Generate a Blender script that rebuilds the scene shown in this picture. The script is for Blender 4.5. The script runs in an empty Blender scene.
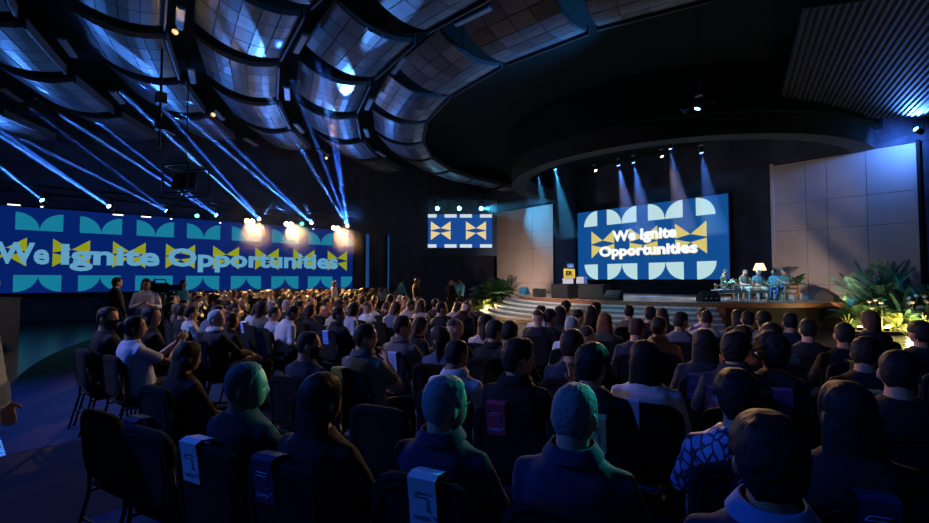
import bpy, bmesh, math, random
from mathutils import Vector, Matrix, noise
random.seed(7)
SC = bpy.context.scene
COL = SC.collection
R_ = math.radians
V = Vector

# ------------------------------------------------------------------ camera, world, exposure
YAW, PITCH, FPX, CAMZ = R_(50), R_(2.28), 465.0, 1.70
cam_data = bpy.data.cameras.new('camera')
cam_data.sensor_width = 36.0
cam_data.lens = 36.0 * FPX / 929.0
cam_data.clip_start = 0.05
cam = bpy.data.objects.new('camera', cam_data)
COL.objects.link(cam)
cam.location = (0, 0, CAMZ)
cam.rotation_euler = (R_(90) + PITCH, 0, YAW)
SC.camera = cam
SC.view_settings.view_transform = 'Standard'
SC.view_settings.look = 'None'
SC.view_settings.gamma = 1.0
SC.view_settings.use_curve_mapping = False
SC.view_settings.exposure = 0.0
SC.cycles.use_denoising = True
SC.cycles.max_bounces = 6
SC.cycles.volume_bounces = 0
SC.cycles.sample_clamp_indirect = 4.0
world = bpy.data.worlds.new('world')
SC.world = world
world.use_nodes = True
world.node_tree.nodes['Background'].inputs[0].default_value = (0.010, 0.055, 0.12, 1)
world.node_tree.nodes['Background'].inputs[1].default_value = 0.11

FWD = V((-math.sin(YAW) * math.cos(PITCH), math.cos(YAW) * math.cos(PITCH), math.sin(PITCH)))
RGT = V((math.cos(YAW), math.sin(YAW), 0))
UPV = RGT.cross(FWD)
CAM = V((0, 0, CAMZ))
def ray(px, py):
    return FWD + RGT * ((px - 464.5) / FPX) + UPV * ((261.5 - py) / FPX)
def at_z(px, py, z):
    d = ray(px, py); return CAM + d * ((z - CAMZ) / d.z)
def at_u(px, py, u):
    d = ray(px, py); return CAM + d * (u / d.x)
def at_v(px, py, v):
    d = ray(px, py); return CAM + d * (v / d.y)
FH = V((FWD.x, FWD.y, 0)).normalized()
def ground(px, Z, z=0.0):
    p = FH * Z + RGT * ((px - 464.5) / FPX * Z / math.cos(PITCH)); p.z = z; return p
def at_d(px, py, dist):
    return CAM + ray(px, py) * dist
def project(p):
    q = V(p) - CAM; z = q.dot(FWD)
    if z < 0.05: return None
    return (464.5 + FPX * q.dot(RGT) / z, 261.5 - FPX * q.dot(UPV) / z, z)

# ------------------------------------------------------------------ materials
def new_mat(name):
    m = bpy.data.materials.new(name); m.use_nodes = True
    return m, m.node_tree, m.node_tree.nodes['Principled BSDF']
def pmat(name, col, rough=0.6, metal=0.0, var=0.15, scale=8.0, bump=0.0, bscale=60.0, emit=None, estr=0.0, spec=0.5, col2=None, stretch=None):
    m, nt, b = new_mat(name)
    tc = nt.nodes.new('ShaderNodeTexCoord')
    src = tc.outputs['Object']
    if stretch:
        mp = nt.nodes.new('ShaderNodeMapping'); mp.inputs['Scale'].default_value = stretch
        nt.links.new(src, mp.inputs[0]); src = mp.outputs[0]
    n = nt.nodes.new('ShaderNodeTexNoise'); n.inputs['Scale'].default_value = scale; n.inputs['Detail'].default_value = 3
    nt.links.new(src, n.inputs['Vector'])
    r = nt.nodes.new('ShaderNodeValToRGB')
    c2 = col2 or tuple(min(1, c * (1 + var)) for c in col)
    r.color_ramp.elements[0].color = (*[c * (1 - var) for c in col], 1); r.color_ramp.elements[0].position = 0.3
    r.color_ramp.elements[1].color = (*c2, 1); r.color_ramp.elements[1].position = 0.7
    nt.links.new(n.outputs['Fac'], r.inputs[0]); nt.links.new(r.outputs[0], b.inputs['Base Color'])
    b.inputs['Roughness'].default_value = rough; b.inputs['Metallic'].default_value = metal
    b.inputs['Specular IOR Level'].default_value = spec
    if bump:
        n2 = nt.nodes.new('ShaderNodeTexNoise'); n2.inputs['Scale'].default_value = bscale
        nt.links.new(src, n2.inputs['Vector'])
        bp = nt.nodes.new('ShaderNodeBump'); bp.inputs['Strength'].default_value = bump; bp.inputs['Distance'].default_value = 0.01
        nt.links.new(n2.outputs['Fac'], bp.inputs['Height']); nt.links.new(bp.outputs[0], b.inputs['Normal'])
    if emit:
        b.inputs['Emission Color'].default_value = (*emit, 1); b.inputs['Emission Strength'].default_value = estr
    return m
def omat(name, rough=0.8, scale=40.0, var=0.25, bump=0.3, stretch=None, spec=0.3, sheen=0.0):
    """colour comes from the object's own colour, varied by a fine noise"""
    m, nt, b = new_mat(name)
    oi = nt.nodes.new('ShaderNodeObjectInfo')
    tc = nt.nodes.new('ShaderNodeTexCoord'); src = tc.outputs['Object']
    if stretch:
        mp = nt.nodes.new('ShaderNodeMapping'); mp.inputs['Scale'].default_value = stretch
        nt.links.new(src, mp.inputs[0]); src = mp.outputs[0]
    n = nt.nodes.new('ShaderNodeTexNoise'); n.inputs['Scale'].default_value = scale; n.inputs['Detail'].default_value = 2
    nt.links.new(src, n.inputs['Vector'])
    mr = nt.nodes.new('ShaderNodeMapRange'); mr.inputs[3].default_value = 1 - var; mr.inputs[4].default_value = 1 + var
    nt.links.new(n.outputs['Fac'], mr.inputs[0])
    mx = nt.nodes.new('ShaderNodeVectorMath'); mx.operation = 'SCALE'
    nt.links.new(oi.outputs['Color'], mx.inputs[0]); nt.links.new(mr.outputs[0], mx.inputs['Scale'])
    nt.links.new(mx.outputs[0], b.inputs['Base Color'])
    b.inputs['Roughness'].default_value = rough; b.inputs['Specular IOR Level'].default_value = spec
    b.inputs['Sheen Weight'].default_value = sheen
    if bump:
        bp = nt.nodes.new('ShaderNodeBump'); bp.inputs['Strength'].default_value = bump; bp.inputs['Distance'].default_value = 0.004
        nt.links.new(n.outputs['Fac'], bp.inputs['Height']); nt.links.new(bp.outputs[0], b.inputs['Normal'])
    return m
def emat(name, col, s, px=0.0):
    """a lit surface (screen, lens): emission with a faint pixel grain"""
    m, nt, b = new_mat(name)
    tc = nt.nodes.new('ShaderNodeTexCoord'); n = nt.nodes.new('ShaderNodeTexNoise'); n.inputs['Scale'].default_value = 30
    nt.links.new(tc.outputs['Object'], n.inputs['Vector'])
    mr = nt.nodes.new('ShaderNodeMapRange'); mr.inputs[3].default_value = s * (1 - px); mr.inputs[4].default_value = s * (1 + px)
    nt.links.new(n.outputs['Fac'], mr.inputs[0])
    b.inputs['Base Color'].default_value = (0.01, 0.01, 0.01, 1); b.inputs['Roughness'].default_value = 0.6
    b.inputs['Specular IOR Level'].default_value = 0.1
    b.inputs['Emission Color'].default_value = (*col, 1)
    nt.links.new(mr.outputs[0], b.inputs['Emission Strength'])
    return m
def vmat(name, dens, aniso=0.3, col=(1, 1, 1)):
    m = bpy.data.materials.new(name); m.use_nodes = True; nt = m.node_tree; nt.nodes.clear()
    o = nt.nodes.new('ShaderNodeOutputMaterial'); s = nt.nodes.new('ShaderNodeVolumeScatter')
    s.inputs['Color'].default_value = (*col, 1)
    s.inputs['Density'].default_value = dens; s.inputs['Anisotropy'].default_value = aniso
    nt.links.new(s.outputs[0], o.inputs['Volume'])
    return m

M = {}
M['black_metal'] = pmat('black_metal', (0.012, 0.013, 0.016), 0.4, 0.6)
M['black_paint'] = pmat('black_paint', (0.010, 0.013, 0.018), 0.85, spec=0.2)
M['dark_wall'] = pmat('dark_wall', (0.050, 0.066, 0.105), 0.85, var=0.25, scale=1.5, spec=0.15)
M['ceiling_black'] = pmat('ceiling_black', (0.014, 0.030, 0.036), 0.95, spec=0.05)
M['floor_dark'] = pmat('floor_dark', (0.010, 0.016, 0.026), 0.22, var=0.3, scale=0.8, spec=0.4)
M['carpet'] = pmat('carpet', (0.035, 0.055, 0.115), 0.9, var=0.3, scale=60, bump=0.4, bscale=300, spec=0.1)
M['aisle'] = pmat('aisle', (0.010, 0.016, 0.030), 0.8, var=0.3, scale=50, bump=0.3, bscale=200, spec=0.15)
M['white_panel'] = pmat('white_panel', (0.50, 0.46, 0.45), 0.8, var=0.06, scale=1.2, bump=0.05, bscale=20, spec=0.2)
M['header'] = pmat('header', (0.022, 0.036, 0.050), 0.8, var=0.15, scale=1.0)
M['ribbed'] = pmat('ribbed', (0.03, 0.04, 0.06), 0.7, spec=0.3)
M['stage_floor'] = pmat('stage_floor', (0.20, 0.14, 0.11), 0.32, var=0.25, scale=3, stretch=(0.4, 6, 1))
M['wood'] = pmat('wood', (0.27, 0.10, 0.05), 0.45, var=0.35, scale=3, stretch=(1, 1, 9))
M['step'] = pmat('step', (0.22, 0.21, 0.20), 0.7, var=0.15, scale=5)
M['nosing'] = pmat('nosing', (0.55, 0.55, 0.54), 0.5)
M['fascia'] = pmat('fascia', (0.018, 0.016, 0.016), 0.7)
M['chair_fabric'] = pmat('chair_fabric', (0.010, 0.011, 0.014), 0.9, var=0.4, scale=90, bump=0.3, bscale=400, spec=0.15)
M['chair_frame'] = pmat('chair_frame', (0.02, 0.02, 0.022), 0.35, 0.8)
M['skin'] = omat('skin', 0.55, 25, 0.10, 0.1, spec=0.4)
M['cloth'] = omat('cloth', 0.85, 60, 0.20, 0.35, spec=0.2)
M['hair'] = omat('hair', 0.6, 22, 0.55, 0.9, stretch=(5, 5, 1.2), spec=0.18)
M['crop'] = omat('cropped_hair', 0.7, 110, 0.75, 1.0, spec=0.3)
def snake_mat():
    m, nt, b = new_mat('snakeskin_print'); tc = nt.nodes.new('ShaderNodeTexCoord'); v = nt.nodes.new('ShaderNodeTexVoronoi'); v.feature = 'DISTANCE_TO_EDGE'; v.inputs['Scale'].default_value = 24
    mp = nt.nodes.new('ShaderNodeMapping'); mp.inputs['Scale'].default_value = (1, 1, .6); nt.links.new(tc.outputs['Object'], mp.inputs[0]); nt.links.new(mp.outputs[0], v.inputs['Vector'])
    r = nt.nodes.new('ShaderNodeValToRGB'); r.color_ramp.elements[0].position = .07; r.color_ramp.elements[0].color = (.012, .014, .03, 1); r.color_ramp.elements[1].position = .14; r.color_ramp.elements[1].color = (.22, .30, .62, 1)
    nt.links.new(v.outputs['Distance'], r.inputs[0]); nt.links.new(r.outputs[0], b.inputs['Base Color']); b.inputs['Roughness'].default_value = .6
    return m
M['snake'] = snake_mat()
M['shoe'] = pmat('shoe', (0.02, 0.015, 0.012), 0.4)
M['eye'] = pmat('eye', (0.03, 0.02, 0.015), 0.15)
M['tile_plain'] = pmat('tile_plain', (0.116, 0.141, 0.192), 0.35, var=0.12, scale=4, spec=0.5)
M['tile_dark'] = pmat('tile_dark', (0.052, 0.064, 0.096), 0.40, var=0.15, scale=4, spec=0.5)
M['tile_light'] = pmat('tile_light', (0.174, 0.205, 0.266), 0.32, var=0.10, scale=4, spec=0.5)
def rib_mat():
    m, nt, b = new_mat('tile_ribbed')
    tc = nt.nodes.new('ShaderNodeTexCoord'); w = nt.nodes.new('ShaderNodeTexWave')
    w.inputs['Scale'].default_value = 9; w.bands_direction = 'Y'
    nt.links.new(tc.outputs['Object'], w.inputs['Vector'])
    r = nt.nodes.new('ShaderNodeValToRGB')
    r.color_ramp.elements[0].color = (0.03, 0.035, 0.05, 1); r.color_ramp.elements[1].color = (0.15, 0.17, 0.21, 1)
    nt.links.new(w.outputs['Fac'], r.inputs[0]); nt.links.new(r.outputs[0], b.inputs['Base Color'])
    b.inputs['Roughness'].default_value = 0.4
    return m
M['tile_ribbed'] = rib_mat()
M['panel_frame'] = pmat('panel_frame', (0.05, 0.06, 0.085), 0.5)
M['batten'] = pmat('batten', (0.22, 0.28, 0.38), 0.35)
# screens
M['led_blue'] = emat('led_blue', (0.002, 0.022, 0.21), 0.62, 0.04)
M['led_cyan'] = emat('led_cyan', (0.010, 0.26, 0.42), 0.72, 0.04)
M['led_text'] = emat('led_text', (0.13, 0.40, 0.62), 0.85, 0.04)
M['led_yellow'] = emat('led_yellow', (0.36, 0.42, 0.01), 0.72, 0.04)
M['scr_blue'] = emat('scr_blue', (0.006, 0.095, 0.36), 0.75, 0.04)
M['scr_pale'] = emat('scr_pale', (0.48, 0.70, 0.74), 1.0, 0.02)
M['scr_text'] = emat('scr_text', (0.80, 0.84, 0.92), 1.2, 0.02)
M['scr_yellow'] = emat('scr_yellow', (0.70, 0.58, 0.17), 0.95, 0.02)
M['scr_line'] = emat('scr_line', (0.85, 0.72, 0.3), 1.0, 0.02)
M['cor_blue'] = emat('cor_blue', (0.010, 0.085, 0.40), 0.75, 0.04)
M['cor_board'] = pmat('cor_board', (0.05, 0.09, 0.15), 0.7)
M['cor_pale'] = emat('cor_pale', (0.62, 0.72, 0.80), 1.0, 0.02)
M['cor_yellow'] = emat('cor_yellow', (0.80, 0.62, 0.28), 1.0, 0.02)
M['lens_blue'] = emat('lens_blue', (0.12, 0.30, 1.0), 40)
M['lens_cyan'] = emat('lens_cyan', (0.10, 0.60, 1.0), 40)
M['lens_warm'] = emat('lens_warm', (1.0, 0.62, 0.25), 40)
M['lens_work'] = emat('lens_work', (1.0, 0.55, 0.18), 1.6)
M['lens_green'] = emat('lens_green', (0.05, 0.9, 0.5), 12)
M['lens_white'] = emat('lens_white', (0.9, 0.85, 0.7), 3)
M['shade'] = emat('lamp_shade_cloth', (1.0, 0.72, 0.38), 2.2)

# ------------------------------------------------------------------ mesh helpers
def tag(o, label=None, cat=None, group=None, kind=None):
    if label: o['label'] = label
    if cat: o['category'] = cat
    if group: o['group'] = group
    if kind: o['kind'] = kind
    return o
def link(name, me, parent=None, mat=None):
    if mat is not None and not me.materials: me.materials.append(mat)
    o = bpy.data.objects.new(name, me); COL.objects.link(o)
    if parent is not None: o.parent = parent
    return o
def obj(name, bm, mat=None, parent=None, smooth=False):
    me = bpy.data.meshes.new(name); bm.to_mesh(me); bm.free()
    if smooth:
        for p in me.polygons: p.use_smooth = True
    return link(name, me, parent, M[mat] if isinstance(mat, str) else mat)
def empty(name, loc=(0, 0, 0), rz=0.0):
    o = bpy.data.objects.new(name, None); o.empty_display_size = 0.2; COL.objects.link(o)
    o.location = loc; o.rotation_euler = (0, 0, rz); return o
def box(bm, c, s, rot=None, bev=0.0):
    r = bmesh.ops.create_cube(bm, size=1.0)
    vs = r['verts']
    for v in vs:
        p = V((v.co.x * s[0], v.co.y * s[1], v.co.z * s[2]))
        if rot is not None: p = rot @ p
        v.co = p + V(c)
    if bev:
        es = list({e for v in vs for e in v.link_edges})
        bmesh.ops.bevel(bm, geom=es, offset=bev, segments=2, affect='EDGES')
def bx(c, s, rot=None, bev=0.0):
    bm = bmesh.new(); box(bm, c, s, rot, bev); return bm
def loft(bm, rings, cap=True, closed=True):
    vr = [[bm.verts.new(p) for p in r] for r in rings]
    n = len(vr[0])
    for a, b in zip(vr, vr[1:]):
        for i in range(n if closed else n - 1):
            j = (i + 1) % n
            try: bm.faces.new((a[i], a[j], b[j], b[i]))
            except ValueError: pass
    if cap:
        bm.faces.new(list(reversed(vr[0]))); bm.faces.new(vr[-1])
    return vr
def tube(bm, pts, rad, seg=8, flat=1.0):
    pts = [V(p) for p in pts]
    if not isinstance(rad, (list, tuple)): rad = [rad] * len(pts)
    rings = []
    ref = None
    for i, p in enumerate(pts):
        t = (pts[min(i + 1, len(pts) - 1)] - pts[max(i - 1, 0)]).normalized()
        if ref is None:
            ref = V((0, 0, 1)) if abs(t.z) < 0.9 else V((1, 0, 0))
        x = ref.cross(t).normalized(); y = t.cross(x); ref = y
        rings.append([p + x * (rad[i] * math.cos(2 * math.pi * k / seg)) + y * (rad[i] * flat * math.sin(2 * math.pi * k / seg)) for k in range(seg)])
    loft(bm, rings)
def tb(pts, rad, seg=8, flat=1.0):
    bm = bmesh.new(); tube(bm, pts, rad, seg, flat); return bm
def cyl(bm, a, b, r0, r1=None, seg=12):
    tube(bm, [a, b], [r0, r0 if r1 is None else r1], seg)
def prism(bm, poly, z0, z1):
    """poly: list of (x, y), extruded in z"""
    a = [bm.verts.new((x, y, z0)) for x, y in poly]; b = [bm.verts.new((x, y, z1)) for x, y in poly]
    n = len(poly)
    for i in range(n): bm.faces.new((a[i], a[(i + 1) % n], b[(i + 1) % n], b[i]))
    bm.faces.new(list(reversed(a))); bm.faces.new(b)
def ellipsoid(bm, c, r, seg=16, rings=10, rot=None):
    res = bmesh.ops.create_uvsphere(bm, u_segments=seg, v_segments=rings, radius=1)
    for v in res['verts']:
        p = V((v.co.x * r[0], v.co.y * r[1], v.co.z * r[2]))
        if rot is not None: p = rot @ p
        v.co = p + V(c)
def baked(bm, voxel, smooth=0):
    """union everything in the bmesh into one continuous skin"""
    me = bpy.data.meshes.new('raw'); bm.to_mesh(me); bm.free()
    o = bpy.data.objects.new('raw', me); COL.objects.link(o)
    md = o.modifiers.new('r', 'REMESH'); md.mode = 'VOXEL'; md.voxel_size = voxel; md.use_smooth_shade = True
    if smooth:
        s = o.modifiers.new('s', 'SMOOTH'); s.iterations = smooth; s.factor = 0.5
    dg = bpy.context.evaluated_depsgraph_get()
    out = bpy.data.meshes.new_from_object(o.evaluated_get(dg))
    bpy.data.objects.remove(o); bpy.data.meshes.remove(me)
    for p in out.polygons: p.use_smooth = True
    return out
def text_mesh(body, size=1.0, bold=0.0, width=1.0):
    cu = bpy.data.curves.new('t', 'FONT'); cu.body = body; cu.size = size; cu.offset = bold; cu.resolution_u = 3
    cu.space_character = width
    o = bpy.data.objects.new('t', cu); COL.objects.link(o)
    dg = bpy.context.evaluated_depsgraph_get()
    me = bpy.data.meshes.new_from_object(o.evaluated_get(dg))
    bpy.data.objects.remove(o); bpy.data.curves.remove(cu)
    return me
def fit_text(body, w, h, bold, space=1.0):
    """text scaled so that its box is w wide with cap height h; origin at the lower-left of the baseline"""
    me = text_mesh(body, 1.0, bold, space)
    cap = text_mesh('I', 1.0, bold)
    ch = max(v.co.y for v in cap.vertices) - min(v.co.y for v in cap.vertices); cy = min(v.co.y for v in cap.vertices)
    x0 = min(v.co.x for v in me.vertices); x1 = max(v.co.x for v in me.vertices)
    for v in me.vertices:
        v.co.x = (v.co.x - x0) * w / (x1 - x0); v.co.y = (v.co.y - cy) * h / ch; v.co.z = 0
    return me
def plane_matrix(origin, sdir, n):
    """local x -> sdir, local y -> up, local z -> n"""
    s = V(sdir).normalized(); z = V(n).normalized(); y = z.cross(s)
    m = Matrix((s, y, z)).transposed().to_4x4(); m.translation = V(origin); return m
def flat(name, polys, z, mat, parent, thick=0.004):
    bm = bmesh.new()
    for pl in polys:
        prism(bm, pl, z, z + thick)
    bmesh.ops.recalc_face_normals(bm, faces=bm.faces)
    return obj(name, bm, mat, parent)

def spot(name, loc, to, power, col, angle, blend=0.3, size=0.05):
    L = bpy.data.lights.new(name, 'SPOT'); L.energy = power; L.color = col; L.spot_size = R_(angle); L.spot_blend = blend; L.shadow_soft_size = size
    o = bpy.data.objects.new(name, L); COL.objects.link(o); o.location = loc
    o.rotation_euler = (V(loc) - V(to)).to_track_quat('Z', 'Y').to_euler(); return o
def point(name, loc, power, col, size=0.05):
    L = bpy.data.lights.new(name, 'POINT'); L.energy = power; L.color = col; L.shadow_soft_size = size
    o = bpy.data.objects.new(name, L); COL.objects.link(o); o.location = loc; return o

# unseen wash lights added high behind the camera to brighten floor and audience
BLUE = (0.08, 0.26, 1.0); DEEP = (0.03, 0.16, 1.0); TEAL = (0.03, 0.75, 0.72); WARM = (1.0, 0.56, 0.24); CYAN = (0.06, 0.50, 1.0)
spot('wash_fill', (-9.0, -6.5, 7.2), (-5.5, 1.0, 0.5), 2600, DEEP, 70, 0.6, 0.3)
spot('wash_fill', (-13.0, -7.0, 7.6), (-6.2, 6.2, 1.0), 2900, (.78, .70, .82), 46, .7, .3)
spot('wash_fill', (2.5, -3.0, 7.0), (-2.0, 2.5, 0.5), 130, (0.03, 0.20, 0.75), 80, 0.6, 0.3)

# ------------------------------------------------------------------ the hall
K = V((-10.0, 22.0, 0))           # centre of the seating rows and of the ceiling rings
SCN = V((-11.5, 23.5, 0))         # centre of the round stage
def pol(c, r, a):                 # a: degrees from "away from the stage", positive towards the left wall
    return V((c.x - r * math.sin(R_(a)), c.y - r * math.cos(R_(a)), 0))
def quad(name, pts, mat, kind='structure', parent=None):
    bm = bmesh.new(); bm.faces.new([bm.verts.new(p) for p in pts]); o = obj(name, bm, mat, parent)
    if kind and parent is None: o['kind'] = kind
    return o
def sbox(name, c, s, mat, parent=None, bev=0.0):
    o = obj(name, bx(c, s, bev=bev), mat, parent)
    if parent is None: o['kind'] = 'structure'
    return o
sbox('floor', (-9, 6, -0.05), (40, 46, 0.1), 'floor_dark')
def sector(name, r0, r1, a0, a1, mat, z0=0.0, z1=0.006, n=24, c=K):
    bm = bmesh.new()
    poly = [pol(c, r0, a0 + (a1 - a0) * i / n) for i in range(n + 1)] + [pol(c, r1, a1 + (a0 - a1) * i / n) for i in range(n + 1)]
    prism(bm, [(p.x, p.y) for p in poly], z0, z1); bmesh.ops.recalc_face_normals(bm, faces=bm.faces)
    o = obj(name, bm, mat); o['kind'] = 'structure'; return o
sector('floor_carpet_seating', 14.6, 22.75, -9.2, 44, 'carpet')
sector('floor_carpet_seating', 14.6, 25.5, -70, -14.6, 'carpet')
sector('floor_aisle', 14.6, 25.5, -14.6, -9.2, 'aisle', z1=0.004)
sbox('wall_left', (-26.2, 6, 4.6), (0.4, 42, 9.2), 'dark_wall')
sbox('wall_front', (-10, 26.6, 4.6), (34, 0.4, 9.2), 'dark_wall')
sbox('wall_front_upper_right', (1.0, 23.68, 7.98), (15.86, 0.3, 2.44), 'dark_wall')
sbox('wall_front_upper_left', (-22.6, 23.68, 7.98), (6.9, 0.3, 2.44), 'dark_wall')
sbox('wall_front_right_end', (2.8, 23.72, 3.38), (10.0, 0.3, 6.76), 'dark_wall')
sbox('wall_stage_right', (-6.83, 25.1, 4.6), (0.2, 2.8, 9.2), 'black_paint')
sbox('wall_stage_left', (-19.26, 25.1, 4.6), (0.2, 2.8, 9.2), 'dark_wall')
sbox('ceiling', (-9, 6, 9.3), (40, 46, 0.2), 'ceiling_black')
# pale panelled walls on both sides of the stage opening: panels with joints
def panel_wall(name, us, zs, v):
    w = sbox(name, ((us[0] + us[-1]) / 2, v + 0.19, (zs[0] + zs[-1]) / 2), (us[-1] - us[0], 0.3, zs[-1] - zs[0]), 'black_paint')
    for a, b in zip(us, us[1:]):
        for c, d in zip(zs, zs[1:]):
            obj('panel', bx(((a + b) / 2, v + 0.02, (c + d) / 2), (b - a - 0.014, 0.05, d - c - 0.014), bev=0.004), 'white_panel', w)
    return w
panel_wall('wall_front_right', [-6.9, -5.66, -4.95, -3.70, -2.28], [0.0, 1.5, 3.81, 5.0, 6.74], 23.5)
panel_wall('wall_front_left', [-24.35, -22.6, -20.9, -19.17], [0.0, 1.5, 3.81, 5.0, 6.6], 23.5)
sbox('trim_1', (-6.86, 23.44, 3.4), (0.10, 0.22, 6.8), 'white_panel')
sbox('trim_2', (-2.22, 23.44, 3.4), (0.10, 0.22, 6.8), 'black_paint')
# round header over the stage front
def arc_wall(name, c, r0, r1, z0, z1, a0, a1, mat, n=48):
    bm = bmesh.new(); rings = []
    for i in range(n + 1):
        a = a0 + (a1 - a0) * i / n; p = pol(c, r0, a); q = pol(c, r1, a)
        rings.append([V((p.x, p.y, z0)), V((q.x, q.y, z0)), V((q.x, q.y, z1)), V((p.x, p.y, z1))])
    loft(bm, rings); bmesh.ops.recalc_face_normals(bm, faces=bm.faces)
    o = obj(name, bm, mat); o['kind'] = 'structure'; return o
arc_wall('trim_3', SCN, 7.4, 8.1, 6.75, 7.48, -92, 92, 'header')
arc_wall('trim_4', SCN, 8.1, 8.35, 7.48, 9.2, -92, 92, 'ceiling_black')
# ribbed slope of the ceiling on the right, ribs running towards the stage
bm = bmesh.new()
rd = V((-0.34, 0.94, 0)).normalized(); rs = V((rd.y, -rd.x, 0))
for i in range(14, 50):
    o0 = V((-4.9, 12.0, 8.05)) + rs * (i * 0.15)
    lift = max(0, i - 10) * -0.02
    a = o0 + V((0, 0, lift)); b = a + rd * 8.8
    rings = []
    for p in (a, b):
        rings.append([p + rs * -0.075, p + rs * -0.04 + V((0, 0, -0.05)), p + rs * 0.04 + V((0, 0, -0.05)), p + rs * 0.075, p + rs * 0.075 + V((0, 0, 0.05)), p - rs * 0.075 + V((0, 0, 0.05))])
    loft(bm, rings)
bmesh.ops.recalc_face_normals(bm, faces=bm.faces)
o = obj('trim_5', bm, 'ribbed'); o['kind'] = 'structure'
# pale vertical light strips at the left wall corner
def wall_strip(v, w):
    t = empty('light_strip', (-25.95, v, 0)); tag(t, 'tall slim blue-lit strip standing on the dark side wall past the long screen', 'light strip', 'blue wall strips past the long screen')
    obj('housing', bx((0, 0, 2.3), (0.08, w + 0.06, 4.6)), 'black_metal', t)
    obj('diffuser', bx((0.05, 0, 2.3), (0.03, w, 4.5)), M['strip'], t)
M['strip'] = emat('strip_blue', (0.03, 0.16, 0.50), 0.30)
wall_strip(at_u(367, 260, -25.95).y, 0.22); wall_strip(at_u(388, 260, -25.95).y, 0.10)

_wb = bmesh.new(); cyl(_wb, (0, 0, 0), (0, 0, 1), 1.0, seg=5); WIRE = bpy.data.meshes.new('wire'); _wb.to_mesh(WIRE); _wb.free(); WIRE.materials.append(M['black_metal'])
def wire(name, parent, p, ztop, r):
    o = link(name, WIRE, parent); o.location = p; o.scale = (r, r, ztop - p[2]); return o
# ------------------------------------------------------------------ ceiling rings of curved panels
PL, PN_R, PN_T = 2.10, 5, 4
def prof(t): return 1.15 * (t - 0.32) ** 2
def panel_tile_mesh(i, w, mat):
    t0 = (i + 0.03) / PN_R; t1 = (i + 0.97) / PN_R; tm = (t0 + t1) / 2
    bm = bmesh.new(); hw = w / 2 - 0.012; rings = []
    for t in (t0, tm, t1):
        x = (t - 0.5) * PL; z = prof(t)
        rings.append([V((x, -hw, z)), V((x, hw, z)), V((x, hw, z + 0.03)), V((x, -hw, z + 0.03))])
    loft(bm, rings); bmesh.ops.recalc_face_normals(bm, faces=bm.faces)
    me = bpy.data.meshes.new('tile'); bm.to_mesh(me); bm.free(); me.materials.append(M[mat]); return me
def panel_frame_bm(W):
    bm = bmesh.new(); rings = []
    for k in range(9):
        t = k / 8; x = (t - 0.5) * (PL + 0.06); z = prof(t) + 0.032
        rings.append([V((x, -W / 2 - 0.03, z)), V((x, W / 2 + 0.03, z)), V((x, W / 2 + 0.03, z + 0.10)), V((x, -W / 2 - 0.03, z + 0.10))])
    loft(bm, rings); bmesh.ops.recalc_face_normals(bm, faces=bm.faces); return bm
TILES = {}
RINGS = [(13.4, 13.2, 5.0), (16.2, 12.3, 6.0), (19.0, 10.1, 7.2), (21.8, 9.0, 5.7), (24.6, 8.0, 7.0), (27.4, 7.2, 6.0), (30.2, 6.5, 7.0)]
RNAME = ['innermost ring beside the black ceiling void', 'second ring out from the black ceiling void', 'third ring out from the black ceiling void',
         'fourth ring out from the black ceiling void', 'fifth ring out, towards the side wall', 'sixth ring out, towards the side wall', 'outermost ring above the back corner']
frame_cache = {}
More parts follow.
